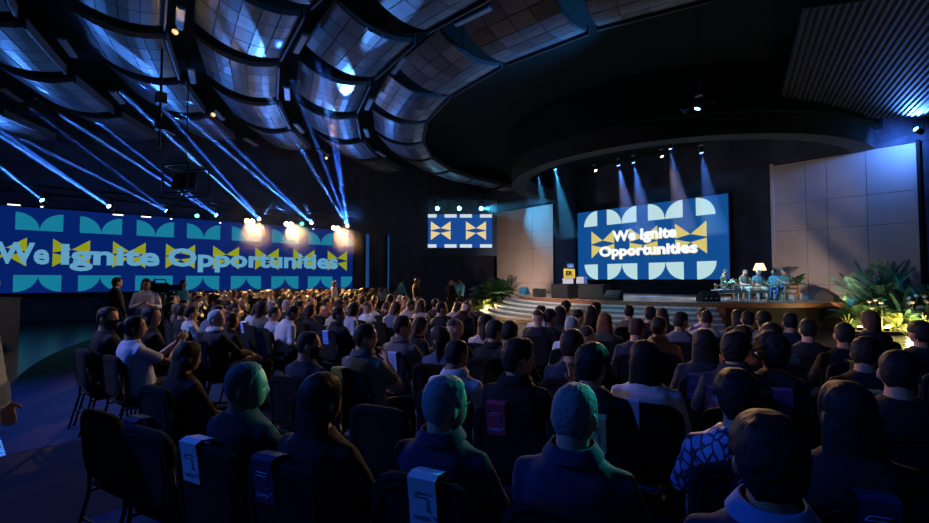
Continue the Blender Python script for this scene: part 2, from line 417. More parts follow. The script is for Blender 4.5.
for ri, (RR, da, aoff) in enumerate(RINGS):
    W = min(2.55, RR * R_(da) - 0.55); zr = 8.0 - 0.013 * max(0, RR - 18.5) ** 2
    for k in range(-4, 14):
        a = aoff + k * da
        p = pol(K, RR, a); p.z = zr + random.uniform(-0.05, 0.05)
        if p.x < -23.6: continue
        q = project(p)
        if q is None or not (-90 < q[0] < 720 and -95 < q[1] < 230): continue
        e = empty('ceiling_panel', p, math.atan2(-math.cos(R_(a)), -math.sin(R_(a))))
        tag(e, 'curved tiled acoustic ceiling panel in the ' + RNAME[ri], 'ceiling panel', 'curved ceiling panels, ring %d' % (ri + 1))
        if ri not in frame_cache:
            fb = panel_frame_bm(W); fm = bpy.data.meshes.new('frame'); fb.to_mesh(fm); fb.free(); fm.materials.append(M['panel_frame'])
            lb = bx((-PL / 2 - 0.07, 0, prof(0) + 0.06), (0.05, W + 0.1, 0.26)); lm = bpy.data.meshes.new('lip'); lb.to_mesh(lm); lb.free(); lm.materials.append(M['panel_frame'])
            frame_cache[ri] = (fm, lm)
        link('frame', frame_cache[ri][0], e); link('inner_lip', frame_cache[ri][1], e)
        near = q[2] < 19
        kinds = [random.choices(['tile_plain', 'tile_dark', 'tile_light', 'tile_ribbed'], [5, 2.5, 2, 1.3])[0] for _ in range(PN_R * PN_T)]
        jb = None if near else bmesh.new()
        for i in range(PN_R):
            for j in range(PN_T):
                key = (ri, i, kinds[i * PN_T + j])
                if key not in TILES: TILES[key] = panel_tile_mesh(i, W / PN_T, key[2])
                y = (j + 0.5 - PN_T / 2) * W / PN_T
                if near:
                    o = link('tile', TILES[key], e); o.location = (0, y, 0)
                else:
                    n0 = len(jb.verts); f0 = len(jb.faces); jb.from_mesh(TILES[key]); jb.verts.ensure_lookup_table(); jb.faces.ensure_lookup_table()
                    for v in jb.verts[n0:]: v.co.y += y
                    ix = ['tile_plain', 'tile_dark', 'tile_light', 'tile_ribbed'].index(key[2])
                    for f in jb.faces[f0:]: f.material_index = ix
        if not near:
            o = obj('tile_sheet', jb, None, e)
            for mm in ('tile_plain', 'tile_dark', 'tile_light', 'tile_ribbed'): o.data.materials.append(M[mm])
            o['kind'] = 'stuff'
        # hanger rods carrying the panel from the ceiling
        for sy in (-W * 0.35, W * 0.35): wire('hanger', e, (0, sy, prof(.5) + .1), 9.19 - p.z, .012)
    # slim batten fixtures in the gap outside this ring
    for k in range(-3, 12):
        a = aoff + k * da + da * 0.15
        p = pol(K, RR + 1.4, a); p.z = zr + 0.12
        q = project(p)
        if p.x < -23.4 or q is None or not (-20 < q[0] < 640 and -10 < q[1] < 215) or q[2] > 26: continue
        e = empty('batten_light', p, math.atan2(-math.cos(R_(a)), -math.sin(R_(a))) + R_(random.uniform(-8, 8)))
        tag(e, 'slim pale linear ceiling fixture hung in the dark gap between panel rings', 'ceiling light', 'linear fixtures between the ceiling panel rings')
        obj('housing', bx((0, 0, 0.04), (0.2, 1.15, 0.05), bev=0.01), 'panel_frame', e)
        obj('diffuser', bx((0, 0, 0), (0.16, 1.1, 0.05), bev=0.01), 'batten', e)
        for sy in (-.45, .45): wire('suspension_wire', e, (0, sy, .06), 9.19 - p.z, .006)

# ------------------------------------------------------------------ screens
def petal(cx, cz, r, sx, sz, n=10):
    """quarter disc with its corner at (cx, cz), opening to (sx, sz)"""
    pts = [(cx, cz)] + [(cx + sx * r[0] * math.cos(i * math.pi / 2 / n), cz + sz * r[1] * math.sin(i * math.pi / 2 / n)) for i in range(n + 1)]
    return pts if sx * sz > 0 else [pts[0]] + pts[:0:-1]
def bow(x0, x1, z0, z1):
    w = x1 - x0; h = z1 - z0; P = lambda a, b: (x0 + a * w, z0 + b * h)
    return [[P(0, 1), P(0, .515), P(.5, .63)], [P(1, 1), P(.5, .63), P(1, .515)], [P(0, 0), P(.5, .37), P(0, .485)], [P(1, 0), P(1, .485), P(.5, .37)]]
def words(parent, specs, z, mat, bold, shadow=None):
    for body, x, y, w, h in specs:
        me = fit_text(body, w, h, bold); me.name = 'lettering'
        for v in me.vertices: v.co += V((x, y, z))
        link('lettering', me, parent, M[mat])
        if shadow:
            m2 = me.copy(); m2.materials.clear()
            for v in m2.vertices: v.co += V((shadow, -shadow, -0.004))
            link('lettering_shadow', m2, parent, M['scr_line'])
# long side screen
led = empty('led_wall_screen'); led.matrix_world = plane_matrix((-25.5, 0, 0), (0, 1, 0), (1, 0, 0))
tag(led, 'long blue side-wall screen reading We Ignite Opportunities with bow shapes', 'screen')
obj('display', bx((3.35, 2.9, -0.03), (18.7, 3.44, 0.06)), 'led_blue', led)
obj('surround', bx((3.35, 2.9, -0.14), (18.9, 3.62, 0.14)), 'black_metal', led)
P0 = 1.972
for k in range(-2, 8):
    x = -1.84 + P0 * k
    if k < 7:
        flat('petal_shape', [petal(x, 3.70, (0.72, 0.71), 1, 1), petal(x + 1.44, 3.70, (0.72, 0.71), -1, 1)], 0.003, 'led_cyan', led)
        flat('petal_shape', [petal(x, 1.90, (0.72, 0.68), 1, -1), petal(x + 1.44, 1.90, (0.72, 0.68), -1, -1)], 0.003, 'led_cyan', led)
    else:
        flat('petal_shape', [petal(x, 3.70, (0.72, 0.71), 1, 1)], 0.003, 'led_cyan', led)
        flat('petal_shape', [petal(x, 1.90, (0.72, 0.68), 1, -1)], 0.003, 'led_cyan', led)
    xb = -0.70 + P0 * (k - 1)
    flat('bow_shape', bow(xb, xb + 1.19, 2.24, 3.40), 0.004, 'led_yellow', led)
words(led, [('We', -2.36, 2.34, 1.56, 0.86), ('Ignite', -0.44, 2.34, 3.44, 0.86), ('Opportunities', 3.33, 2.34, 8.43, 0.86)], 0.012, 'led_text', 0.033)
# stage screen
scr = empty('stage_screen'); scr.matrix_world = plane_matrix((0, 25.9, 0), (1, 0, 0), (0, -1, 0))
tag(scr, 'large blue stage screen reading We Ignite Opportunities above the panel', 'screen')
obj('display', bx((-14.3, 3.97, -0.03), (9.4, 4.46, 0.06)), 'scr_blue', scr)
obj('surround', bx((-14.3, 3.97, -0.14), (9.56, 4.62, 0.14)), 'black_metal', scr)
obj('plinth', bx((-14.3, 1.25, -0.10), (9.56, 0.78, 0.18)), 'black_paint', scr)
hs = (1.01, 0.98)
for zc, sz in ((5.20, 1), (2.71, -1)):
    flat('petal_shape', [petal(-17.47, zc, hs, -1, sz)], 0.003, 'scr_pale', scr)
    for x0, x1 in ((-16.76, -14.72), (-13.99, -11.94)):
        flat('petal_shape', [petal(x0, zc, hs, 1, sz), petal(x1, zc, hs, -1, sz)], 0.003, 'scr_pale', scr)
    flat('petal_shape', [petal(-11.22, zc, hs, 1, sz)], 0.003, 'scr_pale', scr)
for x0, x1 in ((-17.92, -16.25), (-15.2, -13.43), (-12.39, -10.68)):
    flat('bow_shape', bow(x0, x1, 3.12, 4.88), 0.004, 'scr_yellow', scr)
words(scr, [('We Ignite', -16.39, 4.12, 4.08, 0.66), ('Opportunities', -17.34, 3.20, 6.16, 0.64)], 0.014, 'scr_text', 0.042, 0.03)
# corner screen, turned towards the hall
c0 = at_d(417.5, 256, 31.9); c1 = at_d(497, 255, 31.9)
cs = empty('corner_screen'); cdir = (c1 - c0); cdir.z = 0; cn = V((cdir.y, -cdir.x, 0))
cs.matrix_world = plane_matrix((c0.x, c0.y, 0), cdir, cn)
CW = cdir.length
tag(cs, 'smaller hanging screen with two cream bows in the dark corner', 'screen')
obj('board', bx((CW / 2, 5.3, -0.06), (CW, 3.85, 0.12)), 'cor_board', cs)
sx0, sx1, sz0, sz1 = 0.52, CW - 0.34, 3.92, 6.22
obj('display', bx(((sx0 + sx1) / 2, (sz0 + sz1) / 2, 0.01), (sx1 - sx0, sz1 - sz0, 0.02)), 'cor_blue', cs)
sw = sx1 - sx0; sh = sz1 - sz0
for a, b in ((0.0, .17), (.29, .47), (.52, .70), (.82, 1.0)):
    for zz in (0.0, 0.9):
        flat('bar_shape', [[(sx0 + a * sw, sz0 + zz * sh), (sx0 + b * sw, sz0 + zz * sh), (sx0 + b * sw, sz0 + (zz + .1) * sh), (sx0 + a * sw, sz0 + (zz + .1) * sh)]], 0.022, 'cor_pale', cs)
for a, b in ((.085, .38), (.61, .91)):
    flat('bow_shape', bow(sx0 + a * sw, sx0 + b * sw, sz0 + .23 * sh, sz0 + .79 * sh), 0.022, 'cor_yellow', cs)
for x in (0.8, CW - 0.8): obj('hanger', tb([(x, 7.2, -0.06), (x, 9.2, -0.06)], 0.03, 6), 'black_metal', cs)

# ------------------------------------------------------------------ stage
stage = empty('stage', (SCN.x, SCN.y, 0)); tag(stage, 'round wooden-edged stage with wide curved steps at the front', 'stage')
SH = 0.90
def edge_pt(a, off=0.0):
    p = pol(SCN, 7.75 + off, a) - V((SCN.x, SCN.y, 0)); return p
def arc_slab(name, r0f, r1, a0, a1, z0, z1, mat, n=40, parent=stage):
    bm = bmesh.new(); rings = []
    for i in range(n + 1):
        a = R_(a0 + (a1 - a0) * i / n); d = V((-math.sin(a), -math.cos(a), 0))
        rings.append([d * r0f + V((0, 0, z0)), d * r1 + V((0, 0, z0)), d * r1 + V((0, 0, z1)), d * r0f + V((0, 0, z1))])
    loft(bm, rings); bmesh.ops.recalc_face_normals(bm, faces=bm.faces)
    return obj(name, bm, mat, parent)
# deck (planks laid across), wooden rim, recessed dark fascia
bm = bmesh.new()
poly = [(-math.sin(R_(a)) * 7.72, -math.cos(R_(a)) * 7.72) for a in range(-88, 89, 4)]
prism(bm, poly + [(-7.6, -.05), (-7.6, 2.85), (4.5, 2.85), (4.5, -.05)], SH - 0.14, SH); bmesh.ops.recalc_face_normals(bm, faces=bm.faces)
obj('deck', bm, 'stage_floor', stage)
arc_slab('rim', 7.68, 7.82, -88, 88, SH - 0.16, SH + 0.004, 'wood', 60)
arc_slab('fascia', 7.2, 7.35, -88, -36, 0, SH - 0.16, 'fascia')
arc_slab('fascia', 7.5, 7.7, 45, 88, 0, SH - 0.16, 'wood')
arc_slab('cheek_wall', 7.35, 8.15, -38.0, -36.0, 0, SH - 0.16, 'wood', 4)
NST = 5
for i in range(NST):
    z1 = SH - (i + 1) * SH / (NST + 1); r1 = 7.75 + (i + 1) * 0.42
    s = arc_slab('step', 7.3, r1, -36 + i * 0.2, 46 + i * 1.5, 0.0, z1, 'step')
    arc_slab('nosing', r1 - 0.06, r1 + 0.012, -36 + i * 0.2, 46 + i * 1.5, z1 - 0.05, z1 + 0.006, 'nosing', parent=s)

# ------------------------------------------------------------------ people: bodies, clothes, hair
def head_r(d):
    """surface point of a head for unit direction d (face looks along +y)"""
    k4 = (abs(d[0]) ** 2.5 + abs(d[1]) ** 2.5 + abs(d[2]) ** 2.5) ** (-1 / 2.5)
    dx, dy, dz = d[0] * k4, d[1] * k4, d[2] * k4
    x, y, z = 0.075 * dx, 0.097 * dy, 0.121 * dz
    if dz < 0:
        k = -dz
        x *= 1 - 0.26 * k ** 1.8
        if dy < 0: y *= 1 - 0.38 * min(1, k * 1.2) ** 1.5
        else: y *= 1 - 0.02 * k
        z *= 1 - 0.05 * (1 - dy) * k
    if dy < 0 and dz >= 0: y *= 1.02
    x *= 1 + 0.05 * max(0, dz) * (1 - max(0, dz))
    if dy > 0.2:
        f = min(1, (dy - 0.2) / 0.4)
        g = lambda cx, cz, sx, sz: math.exp(-((x - cx) / sx) ** 2 - ((z - cz) / sz) ** 2)
        y += f * (0.020 * g(0, -0.028, 0.011, 0.016) + 0.010 * g(0, -0.006, 0.008, 0.020)      # nose
                  + 0.004 * g(0, 0.026, 0.045, 0.010)                                          # brow
                  - 0.010 * (g(0.031, 0.006, 0.014, 0.011) + g(-0.031, 0.006, 0.014, 0.011))   # eye sockets
                  + 0.006 * g(0, -0.060, 0.020, 0.006) - 0.005 * g(0, -0.050, 0.016, 0.005)    # lips
                  + 0.007 * g(0, -0.096, 0.022, 0.014))                                        # chin
    return V((x, y, z))
def sphere_dirs(seg, rings):
    out = []
    for i in range(1, rings):
        t = math.pi * i / rings
        out.append([(math.sin(t) * math.sin(2 * math.pi * j / seg), math.sin(t) * math.cos(2 * math.pi * j / seg), math.cos(t)) for j in range(seg)])
    return out
def shell(bm, fn, seg=32, rings=24):
    rr = [[fn(d) for d in ring] for ring in sphere_dirs(seg, rings)]
    vr = [[bm.verts.new(p) for p in r] for r in rr]
    top = bm.verts.new(fn((0, 0, 1))); bot = bm.verts.new(fn((0, 0, -1)))
    for a, b in zip(vr, vr[1:]):
        for j in range(seg): bm.faces.new((a[j], b[j], b[(j + 1) % seg], a[(j + 1) % seg]))
    for j in range(seg):
        bm.faces.new((top, vr[0][j], vr[0][(j + 1) % seg])); bm.faces.new((bot, vr[-1][(j + 1) % seg], vr[-1][j]))
def lerp_tab(tab, x):
    for (a, fa), (b, fb) in zip(tab, tab[1:]):
        if x <= b: return fa + (fb - fa) * (x - a) / (b - a)
    return tab[-1][1]
LINES = {
    'short': [(0, .60), (35, .56), (62, .36), (74, .0), (84, -.12), (92, .10), (112, .02), (122, -.35), (145, -.72), (180, -.80)],
    'receding': [(0, .84), (35, .74), (60, .40), (74, .05), (84, -.08), (92, .12), (112, .02), (122, -.35), (145, -.70), (180, -.76)],
    'bald': [(0, 2), (85, 2), (95, .45), (110, .25), (125, .2), (150, .15), (180, .12)],
    'long': [(0, .62), (40, .58), (58, .40), (70, -.25), (85, -.8), (180, -1.0)],
}
THICK = {'short': .014, 'thick': .026, 'crop': .006, 'afro': .055, 'long': .020, 'bob': .030, 'bun': .014, 'receding': .009, 'bald': .004, 'pony': .014}
def hair_mesh(style, hi=True):
    line = LINES['long' if style in ('long', 'bob', 'bun', 'pony', 'afro') and style != 'afro' else 'receding' if style == 'receding' else 'bald' if style == 'bald' else 'short']
    th = THICK[style]
    rough = {'crop': .0030, 'afro': .012, 'thick': .005, 'short': .0035}.get(style, .003)
    fq = {'crop': 110, 'afro': 45, 'short': 50}.get(style, 40)
    def fn(d):
        p = head_r(d); n = V((d[0] / .075, d[1] / .097, d[2] / .121)).normalized()
        az = abs(math.degrees(math.atan2(d[0], d[1])))
        m = max(0.0, min(1.0, (d[2] - lerp_tab(line, az)) / 0.20))
        if style in ('long', 'bob'): m = m if az < 95 else 1.0
        m = m * m * (3 - 2 * m)
        t = th * (0.75 + 0.35 * max(0, d[2])) + rough * noise.noise(V((p.x * fq, p.y * fq, p.z * fq * (0.35 if style in ('long', 'bob') else 1))))
        return p + n * (-0.012 + (t + 0.012) * m)
    bm = bmesh.new()
    shell(bm, fn, 84 if hi else 20, 60 if hi else 14)
    if style in ('long', 'bob'):
        L = 0.40 if style == 'long' else 0.16
        rings = []
        for k in range(9):
            t = k / 8
            z = 0.02 - L * t; yc = -0.045 - (0.055 * t if style == 'long' else 0.01 * t)
            a = 0.098 + 0.018 * math.sin(t * 2.2) - (0.03 * t * t if style == 'long' else 0.0); b = 0.058 - 0.022 * t
            if style == 'bob': a = 0.105; b = 0.075 - 0.01 * t
            n = 40 if hi else 12; ring = []
            for j in range(n):
                an = 2 * math.pi * j / n
                w = 1 + (0.06 if hi else 0) * noise.noise(V((math.cos(an) * 6, math.sin(an) * 6, t * 1.5)))
                ring.append(V((a * w * math.cos(an), yc + b * w * math.sin(an) * (1.0 if math.sin(an) < 0 else 0.55), z)))
            rings.append(ring)
        loft(bm, list(reversed(rings)))
    if style == 'bun': ellipsoid(bm, (0, -0.115, 0.035), (0.045, 0.04, 0.045), 16, 10)
    if style == 'pony': tube(bm, [(0, -.1, .04), (0, -.14, 0), (0, -.14, -.1), (0, -.12, -.22)], [.02, .032, .03, .008], 10)
    bmesh.ops.recalc_face_normals(bm, faces=bm.faces)
    me = bpy.data.meshes.new('hair'); bm.to_mesh(me); bm.free()
    for p in me.polygons: p.use_smooth = True
    me.materials.append(M['crop' if style in ('crop', 'bald', 'receding', 'afro') else 'hair']); return me
def mask_mesh():
    def fn(d):
        p = head_r(d); n = V((d[0] / .075, d[1] / .097, d[2] / .121)).normalized()
        m = 1.0 if (d[1] > 0.05 and -0.98 < d[2] < -0.10) else 0.0
        return p + n * (0.006 if m else -0.012)
    bm = bmesh.new(); shell(bm, fn, 40, 30); bmesh.ops.recalc_face_normals(bm, faces=bm.faces)
    me = bpy.data.meshes.new('face_mask'); bm.to_mesh(me); bm.free(); me.materials.append(M['cloth'])
    for p in me.polygons: p.use_smooth = True
    return me
def glasses_mesh():
    bm = bmesh.new()
    for s in (-1, 1):
        pts = [(s * (.033 + .024 * math.cos(k * math.pi / 5)), .094, .008 + .017 * math.sin(k * math.pi / 5)) for k in range(11)]
        tube(bm, pts, .0025, 5); tube(bm, [(s * .057, .092, .012), (s * .078, .03, .012), (s * .081, -.02, .006)], .0028, 5)
    tube(bm, [(-.01, .096, .01), (.01, .096, .01)], .0025, 5)
    me = bpy.data.meshes.new('glasses'); bm.to_mesh(me); bm.free(); me.materials.append(M['black_metal']); return me
def add_hand(bm, wrist, d, n, thumb, curl, full):
    d = V(d).normalized(); n = V(n); n = (n - d * n.dot(d)).normalized(); s = V(thumb); s = (s - d * s.dot(d) - n * s.dot(n)).normalized(); w = V(wrist)
    def sec(c, a, b): return [c + s * (a * math.cos(k * math.pi / 4)) + n * (b * math.sin(k * math.pi / 4)) for k in range(8)]
    loft(bm, [sec(w - d * .03, .026, .020), sec(w + d * .02, .032, .018), sec(w + d * .06, .041, .016), sec(w + d * .092, .042, .013)])
    if not full:
        ellipsoid(bm, w + d * .12 + n * .015, (.035, .035, .025), 8, 6); return
    for k, (o, L) in enumerate(((.031, .070), (.010, .080), (-.011, .075), (-.031, .058))):
        p = w + d * .086 + s * o; dd = d.copy(); pts = [p - d * .01]; 
        for f in (.46, .30, .24):
            dd = (dd * math.cos(curl) + n * math.sin(curl)).normalized() if True else dd
            p = p + dd * (L * f); pts.append(p)
            nn = (n - dd * n.dot(dd)).normalized(); n_ = nn
            d_new = dd
        tube(bm, pts, [.0095, .009, .0085, .007], 7)
    p = w + d * .025 + s * .03
    tube(bm, [p - s * .01, p + (s * .7 + d * .6) * .035 + n * .006, p + (s * .75 + d * .95) * .055 + n * .014], [.013, .011, .008], 7)

def pose_def(name):
    """joint positions; person faces +y, feet at z=0"""
    P = dict(base=0.0, lean=-6.0, yaw=0.0, nod=0.0, roll=0.0,
             arms=[((.24, .02, .70), (.13, .25, .60), (-.75, .65, -.1), (0, 0, -1), (-.3, .5, .6), .25), ((-.24, .02, .70), (-.11, .27, .60), (.75, .65, -.1), (0, 0, -1), (.3, .5, .6), .25)],
             legs=[((.10, .02, .50), (.13, .45, .50), (.13, .43, .09)), ((-.10, .02, .50), (-.13, .45, .50), (-.13, .43, .09))])
    if name == 'chin':
        P['arms'][0] = ((.22, .16, .70), (.06, .16, .93), (-.3, .0, .95), (-.3, -.9, 0), (-.9, .2, .0), .55)
    elif name == 'raise':
        P['arms'][0] = ((.30, .10, .72), (.30, .26, .95), (-.1, .25, .95), (-.9, .3, 0), (0, -1, .1), .2)
    elif name == 'lean':
        P['lean'] = 16.0; P['nod'] = -12
    elif name == 'cross':
        P['legs'][0] = ((.10, .02, .50), (.14, .43, .58), (-.22, .50, .56))
        P['arms'][0] = ((.25, .10, .72), (.06, .38, .66), (-.8, .5, -.2), (0, -.2, -1), (.0, .7, .5), .35)
        P['arms'][1] = ((-.25, .08, .72), (-.14, .36, .66), (.8, .5, -.2), (0, -.2, -1), (0, .7, .5), .35)
    elif name == 'phone':
        P['arms'][0] = ((.20, .18, .78), (.08, .36, .98), (-.3, .5, .8), (-.9, -.2, 0), (-.2, -.6, .7), .4)
        P['arms'][1] = ((-.20, .18, .76), (-.06, .36, .96), (.3, .5, .8), (.9, -.2, 0), (.2, -.6, .7), .4)
    elif name in ('stand', 'stand_phone', 'stand_cam'):
        P['base'] = 0.46; P['lean'] = 0.0
        P['legs'] = [((.095, 0, .98), (.11, .02, .52), (.12, -.02, .09)), ((-.095, 0, .98), (-.11, .02, .52), (-.12, -.02, .09))]
        P['arms'] = [((.27, -.02, 1.13), (.26, .08, .88), (0, .2, -1), (-1, 0, 0), (0, 1, .1), .25), ((-.27, -.02, 1.13), (-.26, .08, .88), (0, .2, -1), (1, 0, 0), (0, 1, .1), .25)]
        if name != 'stand':
            P['arms'] = [((.25, .06, 1.14), (.08, .28, 1.22), (-.5, .6, .5), (-.9, -.2, 0), (-.2, -.5, .8), .4), ((-.25, .06, 1.14), (-.06, .28, 1.20), (.5, .6, .5), (.9, -.2, 0), (.2, -.5, .8), .4)]
            P['nod'] = -16
    elif name == 'sofa':
        P['lean'] = 4.0
        P['legs'] = [((.10, .02, .46), (.16, .46, .48), (.17, .50, .09)), ((-.10, .02, .46), (-.16, .46, .48), (-.17, .56, .09))]
        P['arms'][0] = ((.26, .08, .66), (.08, .34, .62), (-.75, .65, .2), (0, 0, -1), (-.2, .5, .6), .3)
        P['arms'][1] = ((-.26, .10, .68), (-.04, .30, .80), (.5, .3, .9), (.9, 0, 0), (0, -.6, .7), .5)
    return P
TORSO = [(.43, .175, .135, .01), (.52, .185, .140, .0), (.62, .170, .130, -.01), (.74, .172, .128, -.025), (.86, .188, .128, -.045), (.93, .190, .118, -.055), (.975, .172, .100, -.062), (1.005, .135, .086, -.062), (1.03, .098, .078, -.058), (1.05, .080, .074, -.054)]
def superring(c, a, b, n, e=2.5, ax=None):
    out = []
    for k in range(n):
        t = 2 * math.pi * k / n; cx, sy = math.cos(t), math.sin(t)
        out.append(V((c[0] + a * math.copysign(abs(cx) ** (2 / e), cx), c[1] + b * math.copysign(abs(sy) ** (2 / e), sy), c[2])))
    return out
BODY = {}
def body_set(pose, yaw=0, nod=0, roll=0, sleeve='long', hi=2):
    key = (pose, yaw, nod, roll, sleeve, hi)
    if key in BODY: return BODY[key]
    P = pose_def(pose); b0 = P['base']; lean = R_(P['lean'])
    piv = V((0, 0, .5 + b0)); LM = Matrix.Translation(piv) @ Matrix.Rotation(-lean, 4, 'X') @ Matrix.Translation(-piv)
    U = lambda p: LM @ V(p)
    nk = V((0, -.048, 1.03 + b0))
    head_local = Matrix.Rotation(R_(yaw), 4, 'Z') @ Matrix.Rotation(R_(nod + P['nod']), 4, 'X') @ Matrix.Rotation(R_(roll), 4, 'Y')
    hp = U(nk); HM = Matrix.Translation(hp) @ Matrix.Rotation(-lean * 0.35, 4, 'X') @ head_local @ Matrix.Translation(V((0, .030, .135)))
    seg = 16 if hi else 8
    vox = {2: .0085, 1: .016, 0: .026}[hi]
    sh = [U((.168, -.06, .945 + b0)), U((-.168, -.06, .945 + b0))]
    # ---- body
    bm = bmesh.new()
    tmp = bmesh.new(); shell(tmp, head_r, 48 if hi == 2 else 24, 36 if hi == 2 else 18)
    for s in (-1, 1):   # ears
        ellipsoid(tmp, (s * .081, -.012, -.006), (.011, .021, .034), 12, 8, Matrix.Rotation(R_(s * 28), 3, 'Z') @ Matrix.Rotation(R_(-10), 3, 'X'))
    tmp.transform(HM); tm = bpy.data.meshes.new('x'); tmp.to_mesh(tm); tmp.free(); bm.from_mesh(tm); bpy.data.meshes.remove(tm)
    neck_top = HM @ V((0, -.030, -.05))
    tube(bm, [U((0, -.05, .97 + b0)), U((0, -.05, 1.03 + b0)), neck_top.lerp(U(nk), .45), neck_top], [.085, .070, .062, .058], seg)
    loft(bm, [[U((p.x, p.y, p.z)) for p in superring((0, y, z + b0), a - .02, b - .02, seg)] for z, a, b, y in TORSO])
    for i, (el, wr, hd, hn, ht, curl) in enumerate(P['arms']):
        e = V(el) + V((0, 0, 0)); w = V(wr)
        tube(bm, [sh[i], sh[i].lerp(e, .5), e, e.lerp(w, .35), w], [.046, .044, .038, .038, .025], seg)
        add_hand(bm, w, hd, hn, ht, curl, hi > 0)
    for h, k, a in P['legs']:
        tube(bm, [h, V(h).lerp(V(k), .5), k, V(k).lerp(V(a), .35), a], [.085, .075, .055, .055, .035], seg)
    bmesh.ops.recalc_face_normals(bm, faces=bm.faces)
    body = baked(bm, vox, 1); body.name = 'body'; body.materials.append(M['skin'])
    # ---- shirt
    bm = bmesh.new()
    loft(bm, [[U((p.x, p.y, p.z)) for p in superring((0, y, z + b0), a + .004, b + .004, 20)] for z, a, b, y in TORSO])
    for i, (el, wr, *_r) in enumerate(P['arms']):
        e = V(el); w = V(wr); pts = [sh[i].lerp(U((0, -.06, .95 + b0)), .35), sh[i], sh[i].lerp(e, .5), e]; rad = [.070, .068, .060, .052]
        if sleeve == 'long': pts += [e.lerp(w, .5), w - (w - e).normalized() * .02]; rad += [.046, .036]
        else: pts[-1] = sh[i].lerp(e, .72); rad[-1] = .060
        tube(bm, pts, rad, 12)
    bmesh.ops.recalc_face_normals(bm, faces=bm.faces)
    shirt = baked(bm, {2: .013, 1: .020, 0: .030}[hi], 5); shirt.name = 'shirt'
    if hi:
        nrm = [v.normal.copy() for v in shirt.vertices]; cos = [v.co.copy() for v in shirt.vertices]; flatc = []
        for c, nn in zip(cos, nrm):
            f = noise.noise(V((c.x * 7, c.y * 9, c.z * 13))) * .006 + noise.noise(V((c.x * 22, c.y * 20, c.z * 30))) * .003
            flatc.extend(c + nn * f)
        shirt.vertices.foreach_set('co', flatc)
    shirt.materials.append(M['cloth'])
    # ---- trousers
    bm = bmesh.new(); st = b0 > 0
    z0 = .46 if not st else .92
    loft(bm, [superring((0, .01, z0 - .04), .15, .11, 14), superring((0, .01, z0), .19, .145, 14), superring((0, 0, z0 + .12), .185, .14, 14)])
    for h, k, a in P['legs']:
        h = V(h); k = V(k); a = V(a)
        tube(bm, [h, h.lerp(k, .5), k, k.lerp(a, .5), a], [.098, .088, .072, .066, .062], 12)
    bmesh.ops.recalc_face_normals(bm, faces=bm.faces)
    trousers = baked(bm, .018 if hi else .032, 3); trousers.name = 'trousers'; trousers.materials.append(M['cloth'])
    # ---- shoes: one mesh per foot
    shoes = []
    for h, k, a in P['legs']:
        a = V(a); f = V((0, 1, 0)) if a.z < .2 else V((-.9, .2, .5)).normalized()
        s = bmesh.new(); up = V((0, 0, 1)) if a.z < .2 else V((.4, .5, .75)).normalized()
        sd = f.cross(up).normalized(); up = sd.cross(f)
        def sec(t, w, hgt): 
            c = a + f * t - up * (.09 if a.z < .2 else .05)
            return [c - sd * w, c + sd * w, c + sd * w * .95 + up * hgt * .6, c + up * hgt + sd * w * .4, c + up * hgt - sd * w * .4, c - sd * w * .95 + up * hgt * .6]
        loft(s, [sec(-.07, .025, .06), sec(-.05, .036, .09), sec(.03, .040, .10), sec(.11, .048, .06), sec(.17, .042, .04), sec(.20, .02, .03)])
        bmesh.ops.recalc_face_normals(s, faces=s.faces)
        me = bpy.data.meshes.new('shoe'); s.to_mesh(me); s.free(); me.materials.append(M['shoe']); shoes.append(me)
    cb = bmesh.new(); rings = []
    for z, a, b in ((1.02, .110, .094), (1.055, .086, .084), (1.082, .076, .079), (1.080, .084, .087), (1.035, .116, .108)):
        rings.append([U((p.x, p.y, p.z)) for p in superring((0, -.05 + (0.004 if z > 1.03 else 0), z + b0), a, b, 24, 2.1)])
    loft(cb, rings, cap=False); bmesh.ops.recalc_face_normals(cb, faces=cb.faces)
    collar = bpy.data.meshes.new('collar'); cb.to_mesh(collar); cb.free(); collar.materials.append(M['cloth'])
    for p in collar.polygons: p.use_smooth = True
    top = (HM @ V((0, 0, .128))).z
    BODY[key] = dict(body=body, shirt=shirt, trousers=trousers, shoes=shoes, collar=collar, HM=HM, top=top, headxy=HM.translation.copy())
    return BODY[key]
HAIR = {}
def hair_get(style, hi):
    k = (style, hi)
    if k not in HAIR: HAIR[k] = hair_mesh(style, hi)
    return HAIR[k]
MASK = mask_mesh(); GLASSES = glasses_mesh()
SKINS = [(.46, .26, .17), (.30, .155, .095), (.56, .35, .25), (.20, .10, .06)]
def c4(c): return (c[0], c[1], c[2], 1)
def dress(root, bs, style, hairc, shirtc, skin, trousc=(.02, .022, .03), hi=2, extras=(), maskc=(.02, .02, .025), collarc=None, hat=None):
    o = link('body', bs['body'], root); o.color = c4(skin)
    o = link('shirt', bs['shirt'], root); o.color = c4(shirtc)
    if hi and 'collar' in extras:
        c = link('collar', bs['collar'], o); c.color = c4(collarc or shirtc)
    o = link('trousers', bs['trousers'], root); o.color = c4(trousc)
    if hi:
        for s in bs['shoes']: link('shoe', s, root)
    if style:
        o = link('hair', hair_get(style, hi == 2), root); o.color = c4(hairc); o.matrix_local = bs['HM']
    if 'snake' in extras:
        sh_ = [c for c in root.children if c.name.startswith('shirt')] or [q for q in COL.objects if q.parent == root and q.name.startswith('shirt')]
        sh_[0].material_slots[0].link = 'OBJECT'; sh_[0].material_slots[0].material = M['snake']
    if 'glasses' in extras:
        o = link('glasses', GLASSES, root); o.matrix_local = bs['HM']
    if 'mask' in extras:
        o = link('face_mask', MASK, root); o.matrix_local = bs['HM']; o.color = c4(maskc)
    if hi == 2:
        for s in (-1, 1):
            o = link('eye', EYE, root); o.matrix_local = bs['HM'] @ Matrix.Translation(V((s * .031, .080, .007)))
